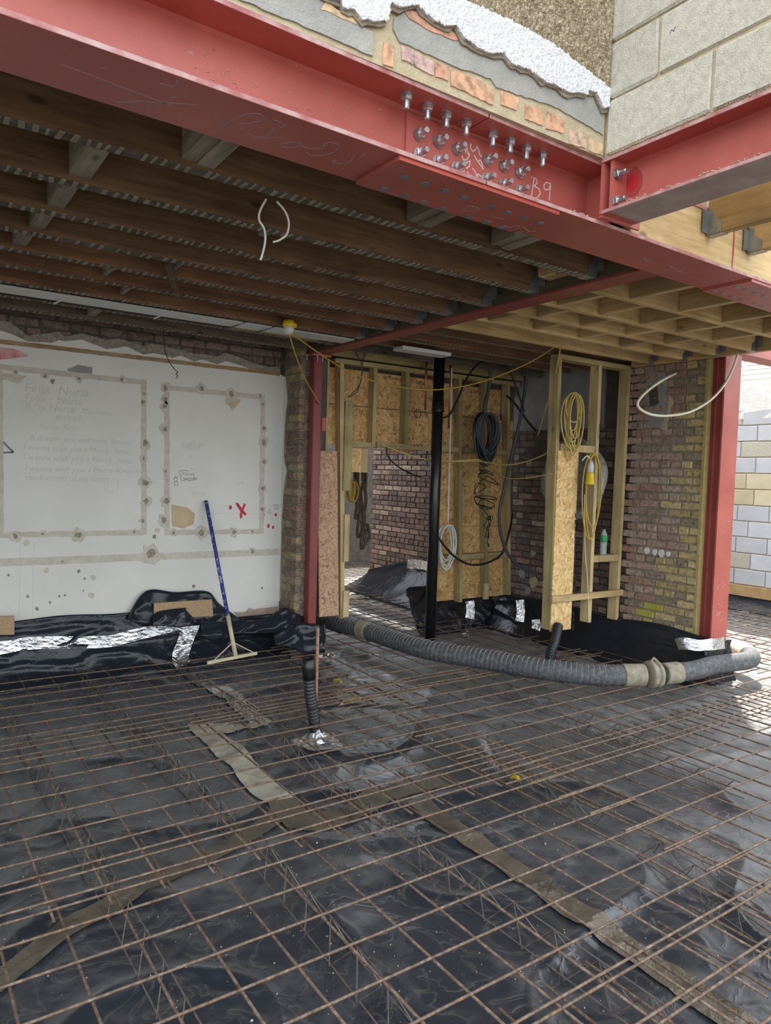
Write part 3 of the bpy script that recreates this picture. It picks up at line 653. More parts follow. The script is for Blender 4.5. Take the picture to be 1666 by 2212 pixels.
# big beam: slightly skewed to the back wall
A = .019; BD = V((math.cos(A), math.sin(A), 0)); BN = V((-math.sin(A), math.cos(A), 0)); BO = V((0, 2.012, 2.83)); BB, BH, TF, TW = .285, .255, .016, .012
def bl(s, t, h): return BO+BD*s+BN*t+V((0, 0, h))
def PB(x, y, t): d = ray(x, y); P0 = bl(0, t, 0); k = (P0-EYE).dot(BN)/d.dot(BN); return EYE+d*k     # point of a ray on the plane t
def SB(p): return (p-BO).dot(BD)
beam = thing('steel_beam', 'long red primed steel beam crossing the top of the picture, bolted at a splice', 'steel beam', bl(1.5, 0, 0))
SPL = SB(PB(1056, 262, .0))
for s0, s1, nm in ((-2.7, SPL-.003, 'beam_length'), (SPL+.003, 6.0, 'beam_length')):
    MB().prism(isec(BB, BH, TF, TW), bl(s0, 0, 0), BN, (0, 0, 1), BD*(s1-s0)).build(nm, RED, beam)
    MB().prism([(-.0006, .001), (.0006, .001), (.0006, TF-.001), (-.0006, TF-.001)], bl(s0, 0, 0), BN, (0, 0, 1), BD*(s1-s0)).build('worn_flange_edge', REDE, beam)
    MB().prism([(-.0006, BH-TF+.001), (.0006, BH-TF+.001), (.0006, BH-.001), (-.0006, BH-.001)], bl(s0, 0, 0), BN, (0, 0, 1), BD*(s1-s0)).build('worn_flange_edge', REDE, beam)
WT = BB/2-TW/2                          # t of the web face
sa, sb = SB(PB(878, 290, WT-.01)), SB(PB(1137, 395, WT-.01))
MB().prism([(0, .024), (-.010, .024), (-.010, BH-.03), (0, BH-.03)], bl(sa, WT, 0), BN, (0, 0, 1), BD*(sb-sa)).build('web_splice_plate', RED, beam); wplate = bpy.data.objects['web_splice_plate']
pa, pb = SB(PB(862, 352, .01)), SB(PB(1207, 478, .01))
MB().prism([(.008, -.014), (BB-.008, -.014), (BB-.008, 0), (.008, 0)], bl(pa, 0, 0), BN, (0, 0, 1), BD*(pb-pa)).build('flange_splice_plate', RED, beam); fplate = bpy.data.objects['flange_splice_plate']
MB().prism([(.0074, -.013), (.0085, -.013), (.0085, -.001), (.0074, -.001)], bl(pa, 0, 0), BN, (0, 0, 1), BD*(pb-pa)).build('splice_plate_edge', RED2, beam)
for px, py in [(907,289),(949,304),(989,320),(907,331),(948,347),(987,361),(1055,344),(1090,357),(1125,371),(1052,385),(1089,397),(1124,410)]:
    p = PB(px-3, py+2, WT-.012); put(BOLT, 'bolt', p, -BN, wplate, rnd(0, 1))
for px, py in [(879,203),(924,226),(965,244),(1008,261),(1065,286),(1103,301),(1138,316),(1173,331)]:
    p = PZ(px, py, BO.z+BH-TF); put(BOLT, 'bolt', p, (0, 0, -1), beam, rnd(0, 1))
for px, py in [(873,383),(917,397),(960,412),(1002,427),(1058,447),(1096,459),(1131,471),(1166,482),(830,408),(873,423),(915,437),(957,450),(1012,468),(1049,480),(1084,491),(1119,503)]:
    p = PZ(px, py, BO.z-.014); put(SINK, 'countersunk_bolt', p, (0, 0, -1), fplate)
# second splice plate further right
qa = SB(PZ(1512, 625, BO.z)); MB().prism([(.006, -.014), (BB-.006, -.014), (BB-.006, 0), (.006, 0)], bl(qa, 0, 0), BN, (0, 0, 1), BD*1.2).build('flange_splice_plate', RED, beam)
for px, py in [(1592,620),(1612,626),(1632,633),(1652,639),(1544,629),(1563,634),(1582,641),(1602,648),(1630,656),(1648,661)]:
    put(SINK, 'countersunk_bolt', PZ(px, py, BO.z-.014), (0, 0, -1), beam)
# stiffener next to the cross beam
sx = SB(PB(1268, 400, WT)); MB().prism([(.01, TF), (WT, TF), (WT, BH-TF), (.01, BH-TF)], bl(sx, 0, 0), BN, (0, 0, 1), BD*.012).build('stiffener_plate', RED, beam)
def webline(*pl): return [(SB(PB(x, y, WT-.0005)), PB(x, y, WT-.0005).z) for x, y in pl]
CF = (bl(0, WT, 0)-V((0, 0, BO.z)), BD, (0, 0, 1), -BN)
CFp = (bl(0, WT-.0105, 0)-V((0, 0, BO.z)), BD, (0, 0, 1), -BN)
def zz(ox, oy, *pl): return webline(*[(ox+x*380/1666, oy+y*380/1666) for x, y in pl])
strokes('chalk_lettering', [zz(860,190,(1265,845),(1290,855),(1275,950),(1262,1045)), zz(860,190,(1262,845),(1310,860),(1318,900),(1290,930),(1335,955),(1350,1000),(1320,1040),(1262,1045)), zz(860,190,(1440,905),(1400,895),(1380,930),(1390,965),(1430,960),(1447,900),(1440,980),(1432,1060))], CHALK, beam, .005, CF)
strokes('chalk_lettering', [zz(860,190,(672,540),(668,580),(690,610),(720,590),(730,560),(745,590),(755,640),(775,660)), zz(860,190,(705,650),(740,710),(790,775)), zz(860,190,(740,710),(760,690),(785,740),(780,775)), zz(860,190,(690,770),(715,810),(750,870)), zz(860,190,(720,840),(745,825),(770,850),(785,880),(740,870)),
    zz(860,190,(600,580),(640,610),(660,640)), zz(860,190,(640,575),(620,620)), zz(860,190,(590,655),(600,690),(630,690),(660,650),(640,630)), zz(860,190,(620,720),(665,700),(660,750),(630,770)), zz(860,190,(585,790),(640,850)), zz(860,190,(610,790),(600,840)), zz(860,190,(640,800),(660,850),(620,850))], CHALK, beam, .005, CFp)
UF = (bl(0, 0, 0), BD, BN, (0, 0, -1))
def ul(ox, oy, sc, *pl):
    out = []
    for x, y in pl: p = PZ(ox+x*sc, oy+y*sc, BO.z)-BO; out.append((p.dot(BD), p.dot(BN)))
    return out
k = 400/1666
strokes('chalk_lettering', [ul(400,230,k,(480,210),(530,180),(480,150),(580,150),(680,130),(715,100),(690,70),(620,60),(560,65),(420,120),(330,170),(315,190),(340,212)), ul(400,230,k,(790,120),(860,140),(895,165),(860,190)), ul(400,230,k,(800,190),(770,240),(720,275),(620,270),(560,240)),
    ul(400,230,k,(730,280),(830,280),(880,280)), ul(400,230,k,(960,320),(870,335),(870,360),(930,372),(1000,365),(1040,330),(1000,325),(960,320)), ul(400,230,k,(1040,350),(1100,375),(1240,380)), ul(400,230,k,(1090,410),(1130,438),(1250,438),(1340,410),(1390,370),(1380,340),(1300,322),(1240,345),(1260,370)),
    ul(400,230,k,(1520,440),(1490,490),(1440,515),(1350,512),(1320,490),(1360,485)), ul(400,230,k,(1570,455),(1620,440),(1600,420))], CHALKD, beam, .0045, UF)
strokes('chalk_smudge', [ul(0,130,.252,(540,40),(700,100),(940,190),(1200,290),(1480,390)), ul(0,130,.252,(1380,200),(1500,230),(1520,180)), ul(0,130,.252,(1000,360),(1200,350),(1666,380)), ul(0,130,.252,(1270,370),(1280,410)), ul(0,130,.252,(860,60),(900,70)), ul(0,130,.252,(1460,320),(1500,315))], CHALKD, beam, .005, UF)
k = 380/1666; UFp = (bl(0, 0, -.0142), BD, BN, (0, 0, -1))
strokes('chalk_lettering', [ul(860,190,k,(600,1140),(660,1080),(740,1090),(770,1110),(720,1125),(640,1130)), ul(860,190,k,(680,1190),(740,1195)), ul(860,190,k,(810,1220),(900,1235)), ul(860,190,k,(910,1190),(1000,1205)), ul(860,190,k,(1010,1270),(1060,1290),(1120,1260),(1160,1290),(1100,1310)), ul(860,190,k,(1180,1280),(1250,1330),(1300,1320))], CHALKD, beam, .004, UFp)
strokes('chalk_lettering', [ul(1250,300,.25,(530,1040),(620,1050)), ul(1250,300,.25,(570,1030),(590,1070)), ul(1250,300,.25,(700,1120),(760,1140),(800,1110),(780,1090),(860,1130),(930,1120)), ul(1250,300,.25,(840,1140),(900,1150))], CHALKD, beam, .004, UF)
# wood-chip flecks stuck to the web
mb = MB()
for _ in range(60):
    x, y = rnd(420, 860), 0; y = 95+(x-440)*.36+rnd(-40, 70)
    p = PB(x, y, WT-.001)
    if p.z < BO.z+.03 or p.z > BO.z+BH-.05: continue
    a = rnd(0, 3.1); l = rnd(.003, .009); d = BD*math.cos(a)*l+V((0, 0, math.sin(a)*l)); n = BD*-math.sin(a)*.0015+V((0, 0, math.cos(a)*.0015))
    mb.add([p+d, p+n-BN*.002, p-d, p-n-BN*.002], [(0,1,2,3),(3,2,1,0)])
mb.build('wood_flecks', flat('pale_wood_chip', (.62, .5, .32), .8), beam, kind='stuff')
# mortar snots on the flange at the corner
def crumbs(name, pts, mt, parent, r):
    mb = MB()
    for p in pts:
        for _ in range(3):
            q = V(p)+V((rnd(-r, r), rnd(-r, r), rnd(0, r*.4))); s = r*rnd(.4, .9)
            mb.add([q+V((s,0,0)), q+V((0,s,0)), q+V((-s,0,0)), q+V((0,-s,0)), q+V((0,0,s*.7)), q+V((0,0,-s*.5))], [(0,1,4),(1,2,4),(2,3,4),(3,0,4),(1,0,5),(2,1,5),(3,2,5),(0,3,5)])
    mb.build(name, mt, parent, kind='stuff')
crumbs('mortar_droppings', [bl(SPL+.45+i*.016, .012+rnd(0, .02), TF+.004) for i in range(14)], MORTY, beam, .009)

# cross beam carrying the block wall
cb = thing('steel_beam', 'shorter red steel beam under the grey block wall, top right', 'steel beam', (2.5, 1.5, 2.86))
CX0, CW, CZ, CH = 2.42, .205, 2.858, .222
MB().prism(isec(CW, CH, .014, .009), (CX0, 2.04, CZ), (1, 0, 0), (0, 0, 1), (0, -3.4, 0)).build('beam_length', RED, cb)
MB().box((CX0-.0008, -1.36, CZ+CH-.013), (CX0+.0005, 2.03, CZ+CH-.001)).build('worn_flange_edge', REDE, cb)
MB().box((CX0-.0008, -1.36, CZ+.001), (CX0+.0005, 2.03, CZ+.013)).build('worn_flange_edge', REDE, cb)
MB().box((CX0+.01, 1.985, 2.86), (CX0+.195, 2.0, CZ+CH)).build('end_plate', RED, cb)
MB().box((CX0+.004, 2.03, 2.8465), (2.675, 2.042, 3.07)).build('web_cover_plate', RED, cb)
MB().box((CX0+.002, -1.36, CZ-.001), (CX0+CW-.004, 1.99, CZ)).build('dusty_underside', mat('pale_dusty_underside', [(.3, (.34, .25, .24)), (.7, (.46, .38, .36))], 7, .85), cb)
for px, py in [(1329, 376), (1326, 434)]:
    p = PY(px, py, 1.985); put(BOLT, 'bolt', (max(p.x, CX0+.03), 1.985, p.z), (0, -1, 0), cb)
for rr, cc, dd in ((.062, (.36, .05, .05), .0004), (.045, (.42, .03, .035), .0007), (.03, (.5, .015, .025), .001)):
    MB().prism([(1.955+rr*.8*math.cos(i*.6)*rnd(.85, 1.1), 2.985+rr*math.sin(i*.6)*rnd(.85, 1.1)) for i in range(11)], (CX0+CW/2-.0055, 0, 0), (0, 1, 0), (0, 0, 1), (-dd-.0005, 0, 0)).build('red_spray_spot', flat('red_spray_%d' % (rr*1000), cc, .6), cb)
crumbs('mortar_droppings', [(CX0+.008, 1.9-i*.021+rnd(-.01, .01), CZ+.016) for i in range(30) if i % 7 < 5], MORTY, cb, .008)
crumbs('mortar_squeeze', [(CX0+.003, 2.0-i*.02, 3.086) for i in range(60)], MORTY, cb, .006)

# secondary beam along the depth, timber packed, that carries the old joists
SX0, SXW, SZ = 3.135, .15, 2.83
sb2 = thing('steel_beam', 'slim red steel beam with dark timber packing running back to the left column', 'steel beam', (3.2, 4.2, 2.83))
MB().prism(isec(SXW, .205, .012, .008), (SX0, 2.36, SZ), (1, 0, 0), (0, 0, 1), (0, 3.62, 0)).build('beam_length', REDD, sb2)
MB().box((SX0+.004, 2.4, SZ+.0125), (SX0+.062, 5.97, SZ+.192)).build('timber_packer', INF, sb2)
MB().box((SX0+.085, 2.4, SZ+.0125), (SX0+.14, 5.97, SZ+.192)).build('timber_packer', INF, sb2)
NUT = MB().lathe([(.02, 0), (.02, .003)], (0, 0, 0), (0, 0, 1), 12).lathe([(.013, .003), (.013, .012)], (0, 0, 0), (0, 0, 1), 6).lathe([(.006, .012), (.006, .022)], (0, 0, 0), (0, 0, 1), 8).mesh('packer_bolt', ZINC)
for y in (2.72, 3.33, 3.9, 4.65, 5.1, 5.6): put(NUT, 'packer_bolt', (SX0+.004, y, SZ+.06+.05*(int(y*10) % 2)), (-1, 0, 0), sb2)
# left column (box section)
c0 = PY(676, 780, 5.85); c1 = PY(669.5, 1340, 5.85); LX = (c0.x+c1.x)/2; LW = .088
lc = thing('steel_column', 'slender red box-section column beside the brick nib', 'steel column', (LX, 5.85, 0))
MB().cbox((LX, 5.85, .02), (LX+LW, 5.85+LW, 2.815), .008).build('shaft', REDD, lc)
MB().box((LX-.03, 5.82, 2.815), (LX+LW+.07, 5.97, 2.829)).build('cap_plate', RED, lc)
MB().box((LX-.05, 5.80, .0), (LX+LW+.05, 5.97, .02)).build('base_plate', RED, lc)
ST = MB().lathe([(.012, 0), (.012, .012)], (0, 0, 0), (0, 0, 1), 6).lathe([(.007, .012), (.007, .05)], (0, 0, 0), (0, 0, 1), 8).mesh('bolt', ZINC)
for px in (663, 686, 697): p = PY(px, 779, 5.84); put(ST, 'bolt', (p.x, 5.84, 2.815), (0, 0, -1), lc)
# right column (H section, web seen from the side)
rcx, rcy, rw, rd = 5.995, 3.585, .245, .16
rc = thing('steel_column', 'heavy red H-section column at the end of the brick wall', 'steel column', (rcx, rcy, 0))
MB().prism(isec(rw, rd, .014, .01), (rcx, rcy, .02), (1, 0, 0), (0, 1, 0), (0, 0, 3.02)).build('shaft', RED, rc)
MB().box((rcx-.03, rcy-.03, 0), (rcx+rw+.03, rcy+rd+.03, .02)).build('base_plate', RED, rc)
strokes('paint_scrape', [[(.05+rnd(-.03, .15), z), (.05+rnd(-.03, .15), z+rnd(-.05, .05))] for z in [rnd(.5, 1.7) for _ in range(14)]], REDE, rc, .005, ((rcx, rcy, 0), (1, 0, 0), (0, 0, 1), (0, -1, 0)))
hb = thing('steel_beam', 'red steel beam over the opening to the right of the heavy column', 'steel beam', (7.5, 3.6, 2.95))
MB().prism(isec(.2, .2, .014, .01), (rcx+.0, 3.56, 3.041), (0, 1, 0), (0, 0, 1), (4.0, 0, 0)).build('beam_length', RED, hb)
MB().box((rcx+.0, 3.565, 2.92), (rcx+4.0, 3.76, 3.04)).build('soffit_plate', RED, hb)

# ---------------------------------------------------------------- old joists (left bay) with plaster-key ridges and hangers
ORD = ['first', 'second', 'third', 'fourth', 'fifth', 'sixth', 'seventh', 'eighth', 'ninth', 'tenth', 'eleventh', 'twelfth']
OY = [2.63, 3.055, 3.47, 3.835, 4.185, 4.55, 4.955, 5.42, 5.83]
JT, JB, JZ = .062, 2.85, 3.095
def hanger(x, y, w, h, z, parent, right=True, mt=HANG):
    mb = MB(); s = -1 if right else 1
    mb.box((x+s*.075 if s < 0 else x, y-w/2-.003, z-.003), (x if s < 0 else x+.075, y+w/2+.003, z))
    for yy in (y-w/2-.003, y+w/2):
        mb.prism([(0, 0), (s*.075, 0), (s*.075, .05), (s*.03, .085), (s*.03, h), (0, h)], (x, yy, z), (1, 0, 0), (0, 0, 1), (0, .003, 0))
        o = -.045 if yy < y else .003
        mb.box((min(x, x+s*.003), yy+o, z+.03), (max(x, x+s*.003), yy+o+.045, z+h))
    return mb.build('joist_hanger', mt, parent)
for i, y in enumerate(OY):
    mt = OLDG if i >= 7 else (OLDR if i in (4, 5, 6) else OLDX)
    sag = [0, .003, -.002, .002, 0, .003, -.002, 0, 0][i]; dy = rnd(-.006, .012)
    b = JB+(.0 if i < 7 else .01)
    lab = ('%s old dark joist back from the long red beam' % ORD[i]) if i < 7 else ('old grey joist next to the white wall' if i == 8 else 'old grey joist behind the white trunking')
    j = thing('ceiling_joist', lab, 'joist', (1, y, b), 'old joists over the left bay')
    mb = MB(); x1 = SX0-.004 if i < 8 else 3.08
    mb.box((-2.58, y, b), (x1, y+JT, JZ))
    mb.v = [(q[0], q[1]+(dy if q[0] > 0 else -dy), q[2]+(sag if q[0] > 0 else 0)) for q in mb.v]
    mb.build('joist_timber', mt, j)
    if i < 8: hanger(SX0-.001, y+JT/2+dy, JT, .16, b+sag, j)
    MB().box((-.3, y+.001+(dy if 0 else 0), b-.0012), (3.03, y+JT-.001, b+.0005)).build('dusty_underside', UND, j)
    mb = MB(); x = .1
    while x < 3.05:
        w = rnd(.009, .02); a = rnd(.0, .012); s = rnd(-.010, .010)
        if random.random() < .9: mb.box((x, y-.004+a, b-.004), (x+w, y+JT-rnd(0, .012), b+.001), Matrix.Translation((0, 0, 0)) @ Matrix.Translation((x, y, b)) @ Matrix.Rotation(rnd(-.12, .12), 4, 'Z') @ Matrix.Translation((-x, -y, -b)))
        x += rnd(.03, .05)
    mb.build('plaster_key_ridges', LATH, j, kind='stuff')
def nog(x0, x1, y0, y1, z0, z1, mt, label, grp): return MB().cbox((x0, y0, z0), (x1, y1, z1), .003).build('noggin', mt, label=label, category='noggin', group=grp)
G1 = 'old noggins between the dark joists'
nog(.56, .64, OY[0]+JT, OY[1], 2.87, 3.07, OLDY, 'old grey noggin between the first and second dark joists, far left', G1)
nog(.55, .62, OY[1]+JT, OY[2], 2.87, 3.07, OLDY, 'old grey noggin between the second and third dark joists, far left', G1)
nog(.53, .60, OY[2]+JT, OY[3], 2.87, 3.07, OLDY, 'old grey noggin between the third and fourth dark joists, far left', G1)
nog(.50, .57, OY[3]+JT, OY[4], 2.87, 3.07, OLDY, 'old grey noggin between the fourth and fifth dark joists, far left', G1)
for k, (x, lab) in enumerate([(.86, 'doubled old grey noggin half hidden by the long red beam, left'), (1.86, 'old noggin meeting the long red beam under the splice'), (2.36, 'pale old noggin meeting the long red beam right of the splice')]):
    MB().box((x, 2.30, 2.87), (x+.055, OY[0], 3.07)).box((x+.058, 2.30, 2.862), (x+.12, OY[0], 3.05)).build('noggin', OLDY, label=lab, category='noggin', group=G1)
nog(1.42, 1.46, OY[1]+JT, OY[1]+.16, 2.86, 3.05, OLDY, 'dark strut fixed behind the second dark joist above the cut white cable', G1)
nog(1.30, 1.33, OY[3]+JT, OY[4], 2.88, 3.05, OLDY, 'dark noggin between the fourth and fifth dark joists', G1)
nog(1.22, 1.25, OY[5]+JT, OY[6], 2.88, 3.05, OLDY, 'dark noggin between the sixth and seventh dark joists', G1)
nog(1.02, 1.05, OY[4]+JT, OY[5], 2.88, 3.05, OLDY, 'dark noggin between the fifth and sixth dark joists', G1)
nog(1.2, 1.26, OY[7]+JT, OY[8], 2.88, 3.05, OLDY, 'grey noggin between the two joists nearest the white wall', G1)
a, b = PZ(362, 572, 2.86), PZ(386, 638, 2.85); MB().tube([a, b+V((0, 0, -.03))], .018, 6).build('hanging_stick', OLDX, label='dark charred stick hanging down between the old joists', category='stick')
mb = MB(); mb.box((2.18, OY[7]-.02, 2.86), (2.95, OY[7]-.001, 3.0)); mb.build('patch_board', TRX, label='pale treated board fixed to the joist behind the trunking', category='board')
mb = MB(); mb.box((3.02, 2.86, 2.9), (3.06, 2.96, 3.0)).box((3.075, 2.83, 2.9), (3.13, 2.97, 2.995)); mb.build('packing_block', NEWX, label='small orange timber block on the slim beam between two hangers', category='block')
# white trunking
wy0 = PZ(0, 612, 2.86).y; wy1 = PZ(0, 627, 2.86).y
tr = thing('cable_trunking', 'long flat white trunking fixed under the old joists near the white wall', 'trunking', (1.5, wy0, 2.84))
MB().cbox((-2.2, wy0+.0, 2.846), (SX0-.01, wy1, 2.858), .003).build('trunking_body', DUCTW, tr)
for px, py in [(150, 632), (372, 670), (520, 700), (575, 712)]:
    p = PZ(px, py, 2.84); MB().tube([(p.x+.02, wy0-.02, 2.85), (p.x, wy0+.16, 2.842), (p.x-.03, wy1+.03, 2.83)], .005, 6).build('strap', WCAB if px < 400 else GCAB, tr)
tq = PZ(972, 769, 2.86); tp = PZ(872, 752, 2.86)
MB().cbox((tp.x, tq.y-.02, 2.855), (tq.x, tq.y+.13, 2.888), .003).build('trunking_offcut', DUCTW, label='white trunking length fixed under joists above the black soil pipe', category='trunking')

# ---------------------------------------------------------------- new joists (right bay)
NY = [2.87, 3.27, 3.585, 3.90, 4.25]; NT, NB = .047, 2.868
G2 = 'new pale joists over the right bay'
RX = [5.86, 5.90, 5.90, 5.90, 5.90]
for i, y in enumerate(NY):
    j = thing('ceiling_joist', '%s new pale joist back from the long red beam' % ORD[i], 'joist', (4.5, y, NB), G2)
    MB().cbox((SX0+SXW-.01, y, NB), (RX[i], y+NT, NB+.195), .003).build('joist_timber', NEWX, j)
    hanger(RX[i]+.002, y+NT/2, NT, .17, NB, j)
G3 = 'new pale noggins between the new joists'
rows = {0: [3.72, 4.22, 4.72, 5.25], 1: [3.52, 3.92, 4.36, 4.80, 5.26], 2: [3.66, 4.1, 4.62, 5.1], 3: [3.5, 3.95, 4.45, 4.95, 5.4], 4: []}
y0s = [2.345]+[y+NT for y in NY]
for i, y in enumerate(NY):
    a = 2.345 if i == 0 else NY[i-1]+NT
    for n, x in enumerate(rows.get(i, [])):
        if i == 0: lab = '%s pale noggin from the slim beam, between the long red beam and first new joist' % ORD[n]
        else: lab = '%s pale noggin from the slim beam, between the %s and %s new joists' % (ORD[n], ORD[i-1], ORD[i])
        nog(x, x+NT, a, y, NB+.004, NB+.19, NEWY, lab, G3)
# timber trimmer on the right carrying those joists
MB().box((5.905, 2.35, NB+.0), (5.955, 4.5, NB+.2)).build('trimmer_timber', NEWY, label='pale trimmer timber against the brick wall carrying the new joists', category='timber')
# older joists seen behind the new ones
for i, (y, mt) in enumerate([(4.62, OLDX), (4.98, OLDR), (5.33, OLDX), (5.7, OLDG)]):
    j = thing('ceiling_joist', '%s old brown joist behind the new pale joists' % ORD[i], 'joist', (4.6, y, 2.9), 'old joists over the right bay')
    MB().box((SX0+SXW, y, 2.9-.01*(i % 2)), (5.96, y+.06, JZ)).build('joist_timber', mt, j)
    mb = MB(); x = 3.35
    while x < 5.9:
        mb.box((x, y, 2.896-.01*(i % 2)), (x+.011, y+.06, 2.901)); x += rnd(.03, .042)
    mb.build('plaster_key_ridges', LATH, j, kind='stuff')
MB().box((3.3, 6.0, 2.872), (5.95, 6.06, 3.05)).build('header_timber', TRX, label='treated header timber above the boarded partition', category='timber')
for px in (925, 1015, 1062, 1082, 1116): 
    p = PY(px, {925:762, 1015:770, 1062:778, 1082:783, 1116:776}[px], 5.69); MB().cbox((p.x-.012, 5.66, p.z-.02), (p.x+.012, 5.70, p.z+.02), .004).build('cable_clip', DUCTW, label='small white cable clip on the joist, %s from the soil pipe' % {925: 'left', 1015: 'first', 1062: 'second', 1082: 'third', 1116: 'fourth'}[px], category='clip', group='white cable clips')

# extension roof joists at the top right, hung on the big beam
MB().prism([(.004, .0165), (.05, .0165), (.05, .238), (.004, .238)], bl(2.66, 0, 0), BN, (0, 0, 1), BD*3.3).build('beam_infill', NEWX, label='pale timber infill in the web of the long red beam, right end', category='timber')
G4 = 'pale roof joists hung on the beam infill'
for i, px in enumerate((1531, 1622)):
    p = PY(px, 508 if i == 0 else 545, 2.06); x = p.x; z = p.z; ye = bl(x, 0, 0).y-.004
    j = thing('roof_joist', ['pale roof joist in a hanger, left of the two at top right', 'pale roof joist in a hanger at the right edge'][i], 'joist', (x, 1, z), G4)
    MB().cbox((x, -2.2, z), (x+.047, ye, z+.197), .003).build('joist_timber', NEWY, j)
    mb = MB(); mb.box((x-.003, ye-.08, z-.003), (x+.05, ye, z))
    for xx in (x-.003, x+.047):
        mb.prism([(0, 0), (-.075, 0), (-.075, .05), (-.03, .085), (-.03, .12), (0, .12)], (xx, ye, z-.002), (0, 1, 0), (0, 0, 1), (.003, 0, 0))
        mb.box((xx-.04 if xx < x else xx, ye-.003, z+.01), (xx+.003 if xx < x else xx+.04, ye, z+.115))
    mb.build('joist_hanger', HANG, j)
MB().prism([(.001, .018), (.0038, .018), (.0038, .236), (.001, .236)], bl(SB(PB(1583, 545, .003)), 0, 0), BN, (0, 0, 1), BD*.01).build('packer_strip', RED, label='thin red strip let into the beam infill', category='strip')

# ---------------------------------------------------------------- boarded partition behind the left column
PYY = 6.05
def px_(x, y, Y=PYY): return PY(x, y, Y).x
def pz_(x, y, Y=PYY): return PY(x, y, Y).z
def stud(mb, xb, zb, xt, zt, w, y0, y1):
    mb.add([(xb,y0,zb),(xb+w,y0,zb),(xb+w,y1,zb),(xb,y1,zb),(xt,y0,zt),(xt+w,y0,zt),(xt+w,y1,zt),(xt,y1,zt)], [(0,3,2,1),(4,5,6,7),(0,1,5,4),(1,2,6,5),(2,3,7,6),(3,0,4,7)]); return mb
pt = thing('stud_partition', 'boarded timber stud partition with an opening, beside the black soil pipe', 'partition', (4.6, PYY, .35))
TOPZ = 2.858
stud(MB(), px_(736, 1335), .325, px_(735, 775), TOPZ-.045, .046, PYY, PYY+.095).build('stud', PAZ, pt)
MB().box((3.50, PYY, TOPZ-.045), (5.95, PYY+.095, TOPZ)).build('top_plate', TRX, pt)
hz = 2.035
for px in (806, 876):
    x = px_(px, 880); MB().box((x, PYY, hz-.01 if px == 806 else hz+.03), (x+.042, PYY+.092, TOPZ-.045)).build('stud', PAZ if px == 806 else TRZ, pt)
MB().box((px_(745, 960), PYY+.005, hz-.02), (px_(808, 960), PYY+.095, hz+.035)).build('head_rail', TRX, pt)
MB().box((px_(816, 960), PYY+.004, hz-.015), (4.76, PYY+.095, hz+.04)).build('head_rail', TRX, pt)
for (a, b, c, d, mt, yy) in [(745, 762, 866, 1060, TRZ, .0), (743, 754, 1111, 1213, PAZ, -.004), (740, 753, 1276, 1333, PAZ, -.004)]:
    MB().cbox((px_(a, c), PYY+yy-.02, pz_(a, d)), (px_(b, c), PYY+yy+.018, pz_(a, c)), .003).build('cleat_board', mt, pt)
OY0 = PYY+.096
MB().box((3.3, 6.2, 2.72), (6.02, 6.26, 3.1)).build('dark_gap_stop', MORTD, pt)  # added dark box behind the panel tops, shuts out light through the gaps
MB().box((3.40, OY0+.019, 2.36), (5.9, OY0+.03, 2.48)).build('joint_light_stop', MORTD, pt)  # added dark backing, stops light showing through the board joint
MB().box((3.40, OY0, 2.432), (4.83, OY0+.018, 2.78)).build('osb_panel', OSB, pt)
MB().box((3.40, OY0, hz+.0), (4.83, OY0+.018, 2.424)).build('osb_panel', OSB, pt)
MB().box((px_(758, 990), OY0-.02, pz_(770, 1020)), (px_(792, 990), OY0, hz-.02)).build('osb_offcut', OSB2, pt)
MB().box((px_(790, 990), OY0-.026, pz_(770, 1020)), (px_(803, 990), OY0, hz-.02)).build('cut_stud_end', PAZ, pt)
MB().box((4.83, OY0, .385), (5.96, OY0+.018, 1.2)).build('osb_panel', OSB, pt)
MB().box((4.83, OY0, 1.205), (5.96, OY0+.018, 2.42)).build('osb_panel', OSB, pt)
MB().box((4.84, OY0, 2.428), (5.75, OY0+.018, 2.76)).build('osb_panel', OSB, pt)
for px, zb in ((993, .37), (1049, .39), (1098, .40)):
    stud(MB(), px_(px, 1290), zb, px_(px, 820)-.01, TOPZ-.045, .042, PYY, PYY+.094).build('stud', TRZ, pt)
for (za, zb) in ((2.02, 2.075), (.845, .905)):
    xs = [4.79, px_(993, 1150), px_(1049, 1150), px_(1098, 1150)]
    for a, b in zip(xs[:-1], xs[1:]): MB().box((a+.042, PYY+.004, za), (b-.002, PYY+.094, zb)).build('noggin', TRX, pt)
MB().box((px_(1043, 1280), PYY-.02, .38), (px_(1054, 1280), PYY, .56)).build('packing_piece', PAZ, pt)
INK = flat('black_board_print', (.02, .018, .016), .8)
RP = Matrix.Rotation(math.pi/2, 4, 'X')
def ptext(s, px, py, size, mirror=True, rot=0):
    x, z = px_(px, py, OY0), pz_(px, py, OY0)
    text('board_print', s, (x, OY0-.0008, z), size, INK, pt, RP @ Matrix.Rotation(rot, 4, 'Z') @ Matrix.Diagonal((-1 if mirror else 1, 1, 1, 1)))
ptext('eza', 992, 895, .11); ptext('arps onuo o', 1096, 905, .10); ptext('AKKPTXE', 860, 822, .045); ptext('structural', 1050, 852, .06); ptext('CE 0502', 1010, 872, .04); ptext('OSB/3', 920, 832, .05)
ptext('OSB 3', 850, 912, .05, False, -1.57); ptext('11', 785, 893, .06); ptext('11 011', 915, 905, .06)
strokes('board_print', [[(px_(903+7*math.cos(a), 893+9*math.sin(a), OY0), pz_(903+7*math.cos(a), 893+9*math.sin(a), OY0)) for a in [i*.7 for i in range(10)]], [(px_(q, 967, PYY), 0) for q in ()] or [(4.3, 2.2), (4.31, 2.2)]], INK, pt, .007, ((0, OY0-.0005, 0), (1, 0, 0), (0, 0, 1), (0, -1, 0)))
